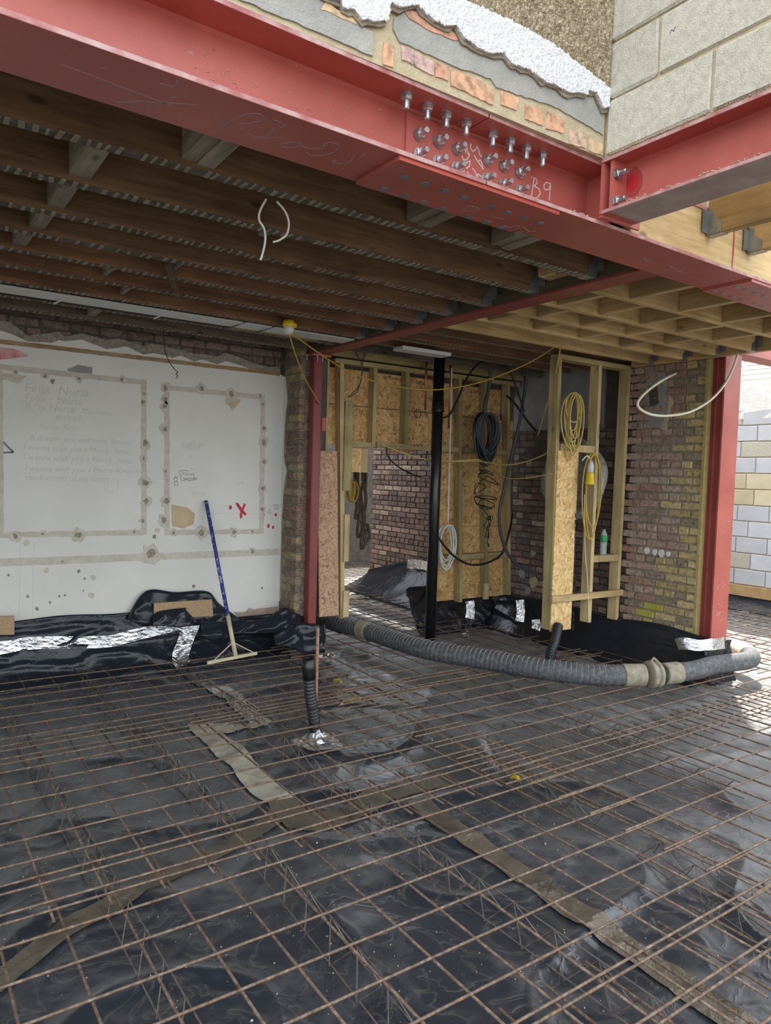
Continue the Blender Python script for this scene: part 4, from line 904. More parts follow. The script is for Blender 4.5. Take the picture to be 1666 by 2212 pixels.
for i in range(3):
    strokes('pen_scallop', [[(px_(888+i*8+4-4*math.cos(a), 965-4*math.sin(a)), pz_(888+i*8+4-4*math.cos(a), 965-4*math.sin(a))) for a in [j*.524 for j in range(7)]]], INK, pt, .005, ((0, PYY+.0035, 0), (1, 0, 0), (0, 0, 1), (0, -1, 0)))
# tall rough board leaning between the column and the stud; grey post behind it
q0, q1 = PY(690, 1333, 5.985), PY(686, 973, 5.985)
stud(MB(), q0.x, q0.z, q1.x, q1.z, .215, 5.985, 6.003).build('osb_board', OSBE, label='tall rough pinkish chipboard strip standing between red column and stud', category='board')
MB().box((3.30, 6.03, .4), (3.40, 6.13, 2.83)).build('timber_post', GRZ, label='dark grey old timber post right behind the left red column', category='post')
MB().box((3.405, 6.03, 1.9), (3.425, 6.12, 2.83)).build('edge_strip', PAZ, label='thin pale timber strip on the edge of the grey post', category='strip')
p = PY(697, 918, 6.02); MB().cbox((p.x-.02, 6.0, p.z-.06), (p.x+.03, 6.025, p.z+.07), .003).build('fixing_bracket', RED2, label='small red bracket with a pale edge on the grey post', category='bracket')

# ---------------------------------------------------------------- timber frame with chipboard, in front of the alcove
FYY = 4.55
fr = thing('timber_stud_unit', 'free-standing timber stud frame with a tall chipboard strip and coiled yellow cable', 'stud unit', (5.4, FYY, .37))
def fx(x, y): return PY(x, y, FYY).x
def fz(x, y): return PY(x, y, FYY).z
TZ = fz(1212, 764)
stud(MB(), fx(1188, 1362), .372, fx(1207, 780), TZ-.045, .044, FYY, FYY+.105).build('stud', TRZ, fr)
stud(MB(), fx(1271, 1345), .395, fx(1295, 790), TZ-.045, .042, FYY, FYY+.105).build('stud', PAZ, fr)
stud(MB(), fx(1330, 1341), .385, fx(1358, 795), TZ-.045, .042, FYY, FYY+.105).build('stud', PAZ, fr)
MB().box((fx(1209, 770), FYY, TZ-.045), (fx(1364, 795), FYY+.105, TZ)).build('top_plate', TRX, fr)
stud(MB(), fx(1187, 1362), .362, fx(1204, 973), fz(1204, 973), .275, FYY-.014, FYY-.001).build('chipboard_strip', OSB2, fr)
MB().box((fx(1206, 970)+.04, FYY+.004, 2.02), (fx(1286, 970), FYY+.1, 2.085)).build('noggin', PAZ, fr)
MB().box((fx(1281, 1205)+.02, FYY+.004, fz(1300, 1214)), (fx(1337, 1205), FYY+.1, fz(1300, 1200))).build('noggin', PAZ, fr)
stud(MB(), fx(1198, 1290), 0, fx(1198, 1290), 0.001, .01, 0, .01)
a, b = PY(1191, 1293, FYY-.035), PY(1354, 1278, FYY-.035)
MB().cbox((a.x, FYY-.052, .635), (min(b.x, 5.95), FYY-.015, .695), .003).build('brace_batten', NEWX, fr)
strokes('edge_print', [[(fx(1241-.02*(y-1100), y), fz(1241, y)), (fx(1241-.02*(y-1100), y+rnd(5, 12)), fz(1241, y+rnd(5, 12)))] for y in range(1110, 1350, 14)], INK, fr, .014, ((0, FYY-.0142, 0), (1, 0, 0), (0, 0, 1), (0, -1, 0)))
text('stud_pen_note', 'WC/SC', (fx(1293, 915), FYY-.0008, fz(1293, 915)), .05, INK, fr, RP @ Matrix.Rotation(-1.57, 4, 'Z'))
# orange insulation board and pinkish box behind the frame
p0, p1 = PY(1293, 1066, 5.0), PY(1333, 950, 5.0)
MB().cbox((p0.x, 5.0, p0.z), (p1.x+.02, 5.05, p1.z), .004).build('orange_board', TERRA, label='plain orange board standing behind the timber frame', category='board')
p0, p1 = PY(1252, 947, 5.3), PY(1272, 865, 5.3)
MB().cbox((p0.x, 5.3, p0.z), (p1.x, 5.42, p1.z), .01).build('flue_box', mat('dull_pink_metal', [(.3, (.2, .085, .075)), (.7, (.28, .13, .115))], 8, .5), label='dull pink metal box on the wall behind the coiled yellow cable', category='box')
p = PY(1312, 870, 5.4); q = PY(1312, 935, 5.4)
MB().cbox((p.x-.03, 5.4, q.z), (p.x+.02, 5.45, p.z), .004).cbox((p.x+.05, 5.4, q.z+.02), (p.x+.075, 5.45, p.z+.15), .004).build('wall_channel', mat('brown_metal_channel', [(.3, (.14, .06, .05)), (.7, (.2, .09, .08))], 8, .5), label='pair of brown metal channels on the wall behind the frame', category='channel')
mb = MB()
for i in range(6):
    p = PY(1311.5, 911+i*4.4, 5.35); mb.lathe([(.001, -.006), (.012, 0), (.001, .008)], p, (0, 0, 1), 8)
mb.build('bright_chain', flat('bright_chrome', (.8, .8, .8), .15, .6), label='short bright chain hanging inside the timber frame', category='chain')
# coil wrapped in cloudy plastic
c = PX(1238, 1035, 5.80); R = .36
cw = thing('wrapped_coil', 'large pipe coil wrapped in cloudy plastic hanging behind the frame', 'pipe coil', (c.x, c.y, c.z-.4))
ringp = [V((c.x+.02*math.sin(5*t), c.y+R*math.cos(t), c.z+R*1.02*math.sin(t))) for t in [i*6.28318/48 for i in range(48)]]
MB().tube(ringp, .06, 12, closed=True).build('coil', WRAP, cw, True)
MB().prism([(R*.97*math.cos(i*.2618), R*.97*math.sin(i*.2618)) for i in range(24)], (c.x+.02, c.y, c.z), (0, 1, 0), (0, 0, 1), (.01, 0, 0)).build('plastic_sheet', WRAP, cw)
# bottle on the lower noggin
p = PY(1303, 1200, FYY+.05); bz = fz(1300, 1200)
bo = thing('plastic_bottle', 'clear plastic bottle with a green label on the frame noggin', 'bottle', (p.x, FYY+.05, bz))
MB().lathe([(.03, 0), (.034, .01), (.030, .03), (.034, .05), (.030, .075), (.034, .10), (.036, .15), (.034, .19), (.02, .225), (.013, .235), (.013, .25)], (p.x, FYY+.05, bz), n=14).build('bottle_body', PET, bo, True)
MB().lathe([(.0362, 0), (.037, .01), (.037, .06), (.0352, .065)], (p.x, FYY+.05, bz+.125), n=14).build('label_band', GRN, bpy.data.objects['bottle_body'], True)

# ---------------------------------------------------------------- pipes
p = PY(933, 1375, 5.69); SPX = (p.x+PY(945, 790, 5.69).x)/2
sp = thing('soil_pipe', 'black plastic soil pipe standing in front of the partition', 'pipe', (SPX, 5.69, .13))
MB().tube([(SPX, 5.69, .1), (SPX, 5.69, 2.96)], .055, 20).build('pipe_length', PVC, sp, True)
MB().lathe([(.055, 0), (.0625, .003), (.0625, .012), (.061, .02), (.061, .10), (.055, .105)], (SPX, 5.69, 2.39), n=20).build('socket_collar', PVC, sp, True)
def copper(name, pts, label, r=.0085, Y=None): MB().tube([PY(x, y, Y) for x, y in pts], r, 8).build(name, COP, label=label, category='pipe', smooth=True)
copper('copper_pipe', [(922, 752), (919, 886)], 'vertical copper pipe just left of the black soil pipe', .011, 5.95)
copper('copper_pipe', [(976, 756), (969, 925)], 'vertical copper pipe just right of the black soil pipe', .009, 5.98)
copper('copper_pipe', [(833, 970), (985, 962)], 'upper horizontal copper pipe under the partition head', .011, 6.19)
copper('copper_pipe', [(836, 978), (985, 965)], 'lower horizontal copper pipe under the partition head', .011, 6.185)
# ribbed duct standing in the foreground
def corr(pts, r, step=.006, dr=.004, n=14):
    P = arm(spline(pts, 20), step); mb = MB(); mb.tube(P, r, n, rf=lambda t: r+dr*(1 if int(t*(len(P)-1)) % 4 < 2 else -1)); return mb
dp = [PY(683, 1596, 4.13), PY(681, 1570, 4.12), PY(675, 1530, 4.1), PY(670, 1495, 4.08), PY(668, 1462, 4.07)]
dd = thing('service_duct', 'short black ribbed duct standing up through the mesh', 'duct', dp[0])
corr(dp, .036).build('ribbed_hose', DUCT, dd, True)
t = (dp[-1]-dp[-2]).normalized()
MB().tube([dp[-1]-t*.01, dp[-1]+t*.13], .042, 16, cap=False).build('socket', PVC, dd, True, .004)
MB().tube([dp[-1]+t*.11, dp[-1]+t*.112], .039, 16).build('socket_bung', PVC, bpy.data.objects['socket'])
rp = PY(687, 1353, 4.25); rb_ = PY(682, 1540, 4.25)
MB().tube(arm([rb_+V((0, 0, -.12)), rp], .012), .008, 8, rf=lambda t: .0105+.002*(int(t*70) % 2)).build('rebar_rod', mat('pale_rust_rod', [(.3, (.26, .13, .08)), (.7, (.42, .25, .17))], 40, .7), label='single upright rusty rebar rod behind the ribbed duct', category='rebar rod')
dp = [PY(1206, 1352, 4.5), PY(1200, 1380, 4.42), PY(1192, 1405, 4.36), PY(1186, 1432, 4.33)]
d2 = corr(dp, .042).build('service_duct', DUCT, label='black ribbed duct coming down out of the chipboard box', category='duct', smooth=True)

# concrete pump hose
hp = [V((3.70, 7.2, .2)), V((3.78, 6.5, .2))]+[PZ(*q, .215) for q in [(790,1362),(860,1385),(930,1405),(1050,1425),(1180,1447),(1300,1458),(1390,1458)]]
hose = thing('pump_hose', 'thick dusty ribbed rubber hose snaking across the mesh', 'hose', (4.4, 4.5, .13))
P = arm(spline(hp, 14), .014)
MB().tube(P, .083, 18, rf=lambda t: .084+.003*(1 if int(t*(len(P)-1)+.5) % 3 < 1 else -1)).build('hose_length', HOSE, hose, True)
hp2 = [PZ(*q, .215) for q in [(1432,1456),(1500,1448),(1545,1436)]]+[V((6.28, 3.38, .215)), V((6.52, 3.58, .215)), V((6.60, 3.85, .215)), V((6.66, 4.6, .215))]
P2 = arm(spline(hp2, 14), .02)
MB().tube(P2, .078, 18).build('hose_length', HOSE, hose, True)
mb = MB()
for i in range(4, len(P)-2, 3):
    t = (P[i+1]-P[i-1]).normalized(); u = t.cross(V((0, 0, 1))).normalized(); w = u.cross(t)
    a0 = rnd(-.2, .5); a1 = rnd(2.2, 3.3)
    mb.tube([P[i]+(u*math.cos(a)+w*math.sin(a))*.0855 for a in [a0+(a1-a0)*k/9 for k in range(10)]], .0032, 4, rf=lambda q: .0036*math.sin(3.1416*min(max(q, .05), .95)))
mb.build('dust_rings', mat('hose_dust', [(.3, (.15, .15, .145)), (.7, (.33, .32, .28))], 30, .9), hose, kind='stuff')
def cuff(i, PP, n, r): return MB().tube(PP[i:i+n], r, 18, rf=None)
cuff(len(P)-14, P, 14, .090).build('hose_cuff', CUFF, hose, True); cuff(0, P2, 9, .088).build('hose_cuff', CUFF, hose, True)
m_ = (P[-1]+P2[0])/2; t = (P2[0]-P[-1]).normalized()
MB().lathe([(.088, -.05), (.108, -.045), (.112, -.03), (.112, -.012), (.098, -.008), (.098, .008), (.112, .012), (.112, .03), (.106, .045), (.088, .05)], m_, t, 20).build('coupling', CUFF, hose, True)
MB().tube([m_+V((0, 0, .1))-t*.03, m_+V((0, 0, .135)), m_+V((0, 0, .1))+t*.04], .011, 8).build('coupling_latch', CUFF, bpy.data.objects['coupling'], True)
i = min(range(len(P)), key=lambda k: (P[k]-PZ(786, 1362, .215)).length)
MB().tube(P[i-5:i+6], .094, 18).build('hose_cuff', CUFF, hose, True)
k = min(range(len(P2)), key=lambda k: (P2[k]-V((6.5, 3.56, .2))).length); cuff(k-6, P2, 16, .086).build('hose_cuff', mat('cream_cuff', [(.3, (.6, .56, .44)), (.7, (.74, .7, .58))], 9, .7), hose, True)

# ---------------------------------------------------------------- cables and lamps
def cable(name, pts, r, mt, label, cat='cable', per=8, n=6): return MB().tube(spline(pts, per), r, n).build(name, mt, label=label, category=cat, smooth=True)
def yl(L, Y): return [PY(x, y, Y) for x, y in L]
cable('cable', [PY(*q, 2.74) for q in [(575,430),(562,455),(560,475),(571,495),(573,520),(568,545),(563,562)]], .0045, WCAB, 'cut white cable end hanging straight down from the dark joists')
cable('cable', [PY(*q, 2.74) for q in [(598,435),(615,455),(624,480),(620,505),(605,518),(590,523)]], .0045, WCAB, 'cut white cable end curling to the right below the dark joists')
cable('cable', [PY(625,722,4.9), PY(640,770,5.2), PY(660,820,5.6), PY(691,872,5.84)], .006, YCAB, 'yellow cable drooping from the left lamp past the red column')
cable('cable', [PY(628,719,4.9), PY(700,770,5.3), PY(760,805,5.5), PY(840,832,5.55), PY(940,842,5.4), PY(1040,825,5.1), PY(1140,785,4.7), PY(1209,742,4.35)], .0065, YCAB, 'long yellow festoon cable sagging between the two site lamps')
cable('cable', [PY(1212,744,4.35), PY(1200,810,4.6), PY(1180,880,5.0), PY(1162,942,5.3)], .006, YCABP, 'yellow cable hanging from the right lamp beside the frame')
cable('cable', [PY(825,960,5.95), PY(870,978,5.9), PY(920,992,5.8), PY(980,996,5.7), PY(1030,993,5.6), PY(1050,1000,5.5)], .007, YCABP, 'upper yellow cable passing in front of the soil pipe')
cable('cable', [PY(850,972,5.95), PY(900,988,5.9), PY(960,998,5.8), PY(1030,996,5.6), PY(1100,1004,5.2), PY(1170,985,4.8), PY(1208,955,4.6)], .007, YCABP, 'lower yellow cable running from the opening to the frame')
cable('cable', [PY(1048,998,5.78), PY(1085,1028,5.4), PY(1120,1034,5.0), PY(1192,1024,4.57)], .006, YCABP, 'yellow cable looping low towards the wrapped coil')
cable('cable', [PY(*q, 5.55) for q in [(956,903),(972,895),(990,860),(1010,815),(1035,785),(1062,780),(1085,785),(1105,810),(1120,850),(1133,890)]], .010, KCAB, 'thick black cable arching under the joists above the grey coil')
cable('cable', [PY(*q, 5.6) for q in [(1095,855),(1115,875),(1140,910),(1158,930)]], .012, KCAB, 'black cable dropping to the dark niche in the brick wall')
cable('cable', [PY(*q, 5.75) for q in [(945,1158),(965,1185),(990,1208),(1020,1220),(1055,1215),(1085,1195),(1100,1150)]]+[PY(1108,1110,6.05)], .012, KCAB, 'thick black cable hanging in a deep U across the partition')
cable('conduit', [PY(*q, 5.6) for q in [(1141,770),(1138,815),(1125,900),(1105,985),(1088,1060),(1079,1110),(1084,1160),(1100,1200),(1130,1228),(1165,1240)]], .017, GCAB, 'grey conduit curving down beside the partition end', 'conduit')
cable('cable', [PY(*q, 6.0) for q in [(835,966),(838,985),(860,1008),(900,1028)]]+[PY(930,1032,5.74)], .008, KCAB, 'black cable sagging under the partition head')
cable('cable', [PY(*q, 5.98) for q in [(769,760),(780,785),(782,810),(775,835),(752,858)]], .005, GCAB, 'thin grey wire curling in front of the upper chipboard, left')
cable('cable', [PY(*q, 5.98) for q in [(790,760),(783,790),(781,815),(772,845),(756,858)]], .005, GCAB, 'thin grey wire curling in front of the upper chipboard, right')
cable('conduit', [PX(*q, 5.93) for q in [(1462,806)]]+[PY(*q, 3.55) for q in [(1430,822),(1395,848),(1378,870),(1385,885),(1410,896),(1445,898),(1490,890),(1530,868),(1560,838),(1582,800),(1597,756)]], .011, CCAB, 'cream conduit loop hanging by the heavy red column', 'conduit')
cable('cable', [PY(*q, 5.9) for q in [(976,795),(974,900),(970,1050),(968,1128)]], .009, WCAB, 'white cable running down to its own coil by the soil pipe')
cable('cable', [PY(*q, 4.5) for q in [(1263,1068),(1264,1180),(1270,1260),(1272,1345)]], .004, CCAB, 'thin pale string hanging inside the timber frame', 'string')
def coil(name, c, rx, rz, n, mt, r, label, jx=.12, Y=(1, 0, 0), depth=.04, seed=1):
    st = random.getstate(); random.seed(seed); mb = MB()
    for i in range(n):
        a, b = rx*rnd(1-jx, 1+jx*.3), rz*rnd(1-jx, 1+jx*.3); ox, oz, oy = rnd(-.02, .02), rz-b+rnd(-.02, .0), rnd(-depth, depth); tw = rnd(-.08, .08)
        P = [V(c)+V(Y)*(ox+a*math.sin(t)*(1+.12*math.cos(t)))+V((0, oy+.01*math.sin(t+i), oz+b*math.cos(t)+tw*a*math.sin(t))) for t in [k*6.28318/28 for k in range(28)]]
        mb.tube(P, r, 6, closed=True)
    random.setstate(st)
    return mb.build(name, mt, label=label, category='cable coil', smooth=True)
c = PY(968, 1180, 5.88); coil('cable_coil', c, .112, .23, 7, WCAB, .0075, 'hanging oval coil of white cable beside the soil pipe', .2, seed=3)
c = PY(1053, 945, 5.8); coil('cable_coil', c, .165, .26, 16, GCAB, .008, 'large hanging coil of dark grey cable on the partition', .3, seed=5)
c = PY(1043, 940, 5.82); coil('cable_coil', c, .12, .24, 9, KCAB, .008, 'black cable bundled behind the large grey coil', .3, seed=8)
cable('cable', [PY(*q, 5.8) for q in [(1060,800),(1056,840),(1048,875),(1046,900)]], .02, GCAB, 'bunched grey cables dropping to the large grey coil')
st = random.getstate(); random.seed(21); pts = []
for i in range(46):
    t = i/45; w = 32*(1-abs(t-.2)*1.1)*(1 if t < .75 else .55)
    pts.append(PY(1050-18*t+12*t*t*2+rnd(-w, w), 1020+150*t+rnd(-16, 16), 5.78+rnd(-.05, .05)))
random.setstate(st); MB().tube(spline(pts, 5), .0045, 5).build('wire_tangle', KCAB, label='tangled thin black wire hanging on the lower partition', category='wire', smooth=True)
c = PY(1240, 913, 4.48)
coil('cable_coil', c, .13, .27, 10, YCABP, .007, 'coil of pale yellow cable hung on the frame top left', .55, depth=.03, seed=12)
c = PY(1277, 1075, 4.46); coil('cable_coil', c, .13, .41, 3, YCAB, .006, 'loose yellow cable loop around the hanging plug', .25, depth=.03, seed=14)
p = PY(1275, 1033, 4.42)
pl = thing('site_plug', 'white and yellow industrial plug hanging in the timber frame', 'plug', p)
MB().lathe([(.012, .16), (.02, .14), (.027, .12), (.030, .05)], p, (.04, 0, 1), 14).build('plug_body', DUCTW, pl, True)
MB().lathe([(.031, .05), (.036, .03), (.038, -.03), (.043, -.035), (.043, -.055), (.034, -.06)], p, (.04, 0, 1), 14).build('plug_collar', YELL, pl, True)
cable('cable', [PY(*q, 4.45) for q in [(1258,995),(1268,985),(1277,995),(1278,1008)]], .006, WCAB, 'white lead entering the top of the plug')
for nm, px, py, Y in (('left', 624, 712, 4.9), ('right', 1213, 738, 4.35)):
    p = PY(px, py-6, Y)
    lp = thing('site_lamp', 'yellow-based festoon lamp with white dome, %s' % ('near the white wall' if nm == 'left' else 'above the timber frame'), 'lamp', p, 'festoon lamps')
    MB().lathe([(.045, 0), (.045, .02), (.042, .045), (.03, .05)], p, (0, 0, 1), 16).build('lamp_base', YELL, lp, True)
    MB().lathe([(.008, -.055), (.028, -.045), (.038, -.025), (.04, 0)], p, (0, 0, 1), 16).build('lamp_dome', DOME, lp, True)
    MB().box((p.x+.03, p.y-.012, p.z+.0), (p.x+.058, p.y+.012, p.z+.03)).build('lamp_lug', YELL, [o for o in bpy.data.objects if o.parent == lp and o.name.startswith('lamp_base')][0])
# hanging cables and yellow coil through the opening
st = random.getstate(); random.seed(4)
for i, (px, y0, y1) in enumerate([(775,1030,1160),(781,1020,1185),(787,1030,1170),(770,1020,1120)]):
    P = [PY(px, 770, 6.26)]+[PY(px+rnd(-4, 4), y0+(y1-y0)*k/7, 6.9+rnd(-.03, .03)) for k in range(8)]
    P += [P[-1]+V((.05, 0, .06)), P[-2]+V((.05, 0, .1))]
    MB().tube(spline(P, 5), .018, 7).build('hanging_cable_bunch', mat('brown_sheathed_cable%d' % i, [(.3, (.05, .038, .02)), (.7, (.13, .1, .06))], 12, .7), label='%s bunch of brown cable hanging in the opening, from the left' % ['second', 'third', 'fourth', 'first'][i], category='cable', smooth=True, group='brown cables in the opening')
random.setstate(st)
c = PY(760, 1060, 6.8); coil('cable_coil', c, .05, .12, 6, YCAB, .008, 'small yellow cable coil hanging behind the partition stud', .3, seed=30)

# ---------------------------------------------------------------- membrane upstands, flaps, tapes
def prof(z): return 6.27-.22*max(0, 1-z/.5)**1.8
def onsheet(px, py, off=.015):
    Y = 6.2
    for _ in range(6): Y = prof(max(PY(px, py, Y).z, 0))-off
    return PY(px, py, Y)
def wr(x, z, s): return (max(0, 1-abs(mnoise.noise(V((x*1.5+z*2, z*7, s))))*3.4)**2*.035 + max(0, 1-abs(mnoise.noise(V((x*5+z*6, z*9, s+3))))*4.5)**2*.012)
def ups(u, v):
    x = -.6+3.72*u; top = .515+.01*math.sin(x*7) if x < 1.9 else .515-.13*min(1, (x-1.9)/.35)
    z = top*v; return (x, prof(z)-wr(x, z, 2.0)*(.35+.65*math.sin(3.1416*min(v, .98))), z+.004)
MB().grid(ups, 200, 26).build('membrane_upstand', DPMC, smooth=True, solid=.002, label='glossy black membrane turned up against the white wall', category='membrane')
def flap(name, top, bot, Y0, Y1, label, mt=DPMC, nz=10, amp=.03, seed=1, fn=None):
    T = arm(spline([PY(x, y, Y1) for x, y in top], 10), .01); B = arm(spline([PY(x, y, Y0) for x, y in bot], 10), .01)
    def f(u, v):
        a = T[min(int(u*(len(T)-1)), len(T)-1)]; b = B[min(int(u*(len(B)-1)), len(B)-1)]; p = b.lerp(a, v)
        return p+V((0, -amp*max(0, 1-abs(mnoise.noise(V((p.x*6, p.z*9, seed))))*2.6)**2*math.sin(3.14*min(max(v, .05), .95)), 0))
    return MB().grid(f, 50, nz).build(name, mt, label=label, category='membrane', smooth=True, solid=.002)
flap('membrane_flap', [(276,1330),(316,1276),(380,1279),(447,1277),(475,1305),(523,1340)], [(276,1338),(320,1350),(380,1352),(447,1350),(478,1350),(523,1346)], 6.18, 6.255, 'black membrane flap standing up behind the brown board')
flap('membrane_fold', [(432,1342),(470,1343),(520,1340),(570,1336),(612,1313),(634,1322),(655,1332)], [(436,1372),(466,1384),(500,1370),(550,1368),(600,1368),(625,1375),(655,1385)], 5.86, 5.94, 'folded black membrane loose between the rake and the nib', amp=.06, seed=4)
flap('membrane_flap', [(330,1330),(345,1320),(398,1313),(402,1318),(418,1335)], [(330,1350),(350,1352),(385,1355),(405,1352),(420,1350)], 6.08, 6.14, 'small black membrane fold over the lower edge of the brown board', amp=.02, seed=14)
flap('membrane_wrap', [(590,1372),(632,1352),(655,1345),(672,1347),(690,1348),(700,1356)], [(596,1395),(625,1398),(655,1410),(675,1412),(690,1412),(702,1405)], 5.76, 5.82, 'black membrane wrapped around the foot of the left red column', amp=.05, seed=7)
flap('membrane_wrap', [(690,1346),(700,1346),(704,1346)], [(690,1415),(700,1412),(703,1405)], 5.86, 5.9, 'strip of membrane behind the foot of the left red column', amp=.02, seed=9)
def ribbon(pts, w, mt, label, normal=(0, 0, 1), name='foil_tape', amp=.004, seed=0, lay=False, cat='foil tape', per=10, parent=None):
    P = arm(spline(pts, per), .02); N = V(normal); nv = 6; W_ = []
    for i, p in enumerate(P):
        t = (P[min(i+1, len(P)-1)]-P[max(i-1, 0)]).normalized(); s = t.cross(N).normalized(); ww = w*(1+.12*mnoise.noise(V((i*.13, seed, 0))))
        W_.append([p+s*(ww*(j/nv-.5))+N*(amp*mnoise.noise(V((p.x*22+j*.9, p.y*22+j, p.z*22+seed)))+amp*.7) for j in range(nv+1)])
    if lay:
        for r in W_:
            for q in r: q.z += fh(q.x, q.y)-FT+.004
    vs = [q for r in W_ for q in r]; n = nv+1
    fs = [(i*n+j, i*n+j+1, (i+1)*n+j+1, (i+1)*n+j) for i in range(len(W_)-1) for j in range(nv)]
    return MB().add(vs, fs).build(name, mt, parent, label=label, category=cat, smooth=False, solid=.001)
ribbon([onsheet(*q, .03) for q in [(-40,1405),(20,1397),(60,1390),(130,1388),(230,1386),(275,1376),(340,1360),(402,1347)]], .10, FOIL, 'silver foil tape along the membrane below the white wall', (0, -.9, .4))
ribbon([onsheet(*q, .035) for q in [(417,1338),(408,1362),(398,1392),(390,1420)]]+[PZ(400,1440,.045)], .14, FOIL, 'crumpled silver foil tape hanging down the membrane beside the rake', (-.2, -.9, .35))
FT = .034
def fl(L): return [PZ(x, y, FT) for x, y in L]
ribbon(fl([(392,1418),(415,1448),(450,1472),(500,1498),(570,1555)]), .16, FOIL, 'silver foil tape running out from the wall under the mesh', lay=True, seed=2)
ribbon(fl([(430,1557),(470,1590),(520,1640),(560,1682),(608,1725)]), .17, FOILD, 'dusty grey foil tape across the left half of the floor', lay=True, seed=3)
ribbon(fl([(430,1560),(500,1568),(575,1552)]), .1, FOILD, 'short dusty tape joining the silver and grey tapes', lay=True, seed=5)
ribbon(fl([(612,1738),(560,1782),(460,1832),(330,1892),(240,1942),(150,1985),(60,2052),(-60,2140)]), .105, FOILM, 'long brown foil tape slanting to the lower left corner', lay=True, seed=6)
ribbon(fl([(608,1722),(660,1765),(760,1742),(850,1700),(960,1672)]), .17, FOILM, 'muddy tape strip in the middle of the floor', lay=True, seed=8)
ribbon(fl([(900,1722),(1000,1790),(1100,1855),(1200,1925),(1330,2010),(1450,2090),(1560,2168),(1700,2262)]), .13, FOILM, 'long muddy tape slanting to the lower right corner', lay=True, seed=9)
ribbon([V((-.5, 1.35, FT)), V((.1, 1.5, FT)), V((.22, 1.62, FT))], .12, FOILM, 'dusty tape end at the lower left edge', lay=True, seed=19)
def scrunch(c, r, h, mt, label, seed, name='foil_scrap', cat='foil'):
    st = random.getstate(); random.seed(seed)
    def f(u, v):
        a = u*6.28318; rr = r*v*(.8+.35*mnoise.noise(V((math.cos(a)*1.7, math.sin(a)*1.7, seed)))); 
        return V(c)+V((rr*math.cos(a), rr*math.sin(a)*.9, h*(1-v)**1.2*(.6+.5*mnoise.noise(V((u*9, v*5, seed))))+.012*mnoise.noise(V((rr*40*math.cos(a), rr*40*math.sin(a), seed)))+.01))
    o = MB().grid(f, 36, 9).build(name, mt, label=label, category=cat, solid=.001); random.setstate(st); return o
scrunch(PZ(686, 1604, .035), .19, .09, FOIL, 'crumpled foil collar round the foot of the ribbed duct', 3)
scrunch(PZ(692, 1400, .12), .11, .1, FOIL, 'crumpled foil at the foot of the left red column', 5)
scrunch(PZ(716, 1418, .06), .1, .05, FOIL, 'foil scrap on the floor right of the left red column', 6)
scrunch(PZ(545, 1408, .06), .05, .04, FOIL, 'small foil scrap by the right end of the rake', 12)
scrunch(PZ(1010, 1372, .05), .09, .05, FOIL, 'foil scrap on the membrane right of the soil pipe', 13)
# membrane along the right wall, alcove and behind the partition
def rprof(z): return WX-.02-.26*max(0, 1-z/.4)**1.7
def ups2(u, v):
    y = 3.55+2.7*u; top = .41+.02*math.sin(y*5); z = top*v
    return (rprof(z)-wr(y, z, 5.0)*.8*math.sin(3.14*min(v, .98)), y, z+.004)
MB().grid(ups2, 130, 20).build('membrane_upstand', DPMC, smooth=True, solid=.002, label='black membrane turned up against the right brick wall', category='membrane')
MB().grid(lambda u, v: (WX-.12+.40*u, 3.555-.06*(1-v)**2-.02*max(0, 1-abs(mnoise.noise(V((u*5, v*3, 1))))*3), .36*v+.004), 30, 12).build('membrane_wrap', DPMC, smooth=True, solid=.002, label='black membrane wrapped round the foot of the heavy red column', category='membrane')
MB().grid(lambda u, v: (4.75+1.25*u, 6.5-.3*(1-v)**2-.05*max(0, 1-abs(mnoise.noise(V((u*7, v*4, 3))))*3), .5*v+.004), 60, 16).build('membrane_upstand', DPMC, smooth=True, solid=.002, label='crumpled black membrane behind the foot of the partition', category='membrane')
ff = [PX(1462,1392,5.72), PX(1480,1390,5.72), PX(1510,1394,5.78), PX(1536,1392,5.88)]
ribbon(ff+[PY(1541,1392,3.50), PY(1568,1388,3.50)], .10, FOIL, 'silver foil tape wrapped round the foot of the heavy red column', (-.75, -.6, .1))
def ups3(u, v):
    y = 7.15+2.2*u; top = (.56-.3*max(0, u-.45)/.55) if u < .96 else .2
    return (6.06-.5*(1-v)**1.4-.02*max(0, 1-abs(mnoise.noise(V((u*5+v*2, v*2, 8))))*3), y, top*v+.004)
MB().grid(ups3, 70, 18).build('membrane_flap', DPMC, smooth=True, solid=.002, label='black membrane flap against the wall seen through the opening', category='membrane')
ribbon([V((6.0, 7.55, .52)), V((6.0, 7.9, .53)), V((6.0, 8.2, .5))], .13, FOIL, 'foil tape along the top of the flap seen through the opening', (-1, 0, .2))
for i, (px, y0, y1, w, lb) in enumerate([(1015, 1298, 1338, .1, 'foil scrap hanging below the partition boards'), (1123, 1296, 1346, .085, 'long foil scrap hanging left of the timber frame'), (1157, 1338, 1362, .08, 'foil scrap at the foot of the timber frame')]):
    Y = [6.2, 5.3, 4.9][i]
    ribbon([PY(px, y0, Y), PY(px+2, (y0+y1)/2, Y-.02), PY(px-1, y1, Y-.03)], w, FOIL, lb, (-.6, -.8, .1), 'foil_scrap', .012, 30+i)
# brown boards
def board(name, c4, Y, mt, label, th=.02):
    P = [PY(x, y, Y) for x, y in c4]; return MB().prism([(p.x, p.z) for p in P], (0, Y, 0), (1, 0, 0), (0, 0, 1), (0, th, 0)).build(name, mt, label=label, category='board')
board('fibre_board', [(333,1336),(461,1331),(458,1295),(333,1303)], 6.16, FIB, 'brown fibreboard offcut standing in the black membrane below the white wall')
board('fibre_board', [(-60,1373),(31,1371),(31,1331),(-60,1333)], 6.10, FIB, 'brown fibreboard offcut at the left edge of the picture')

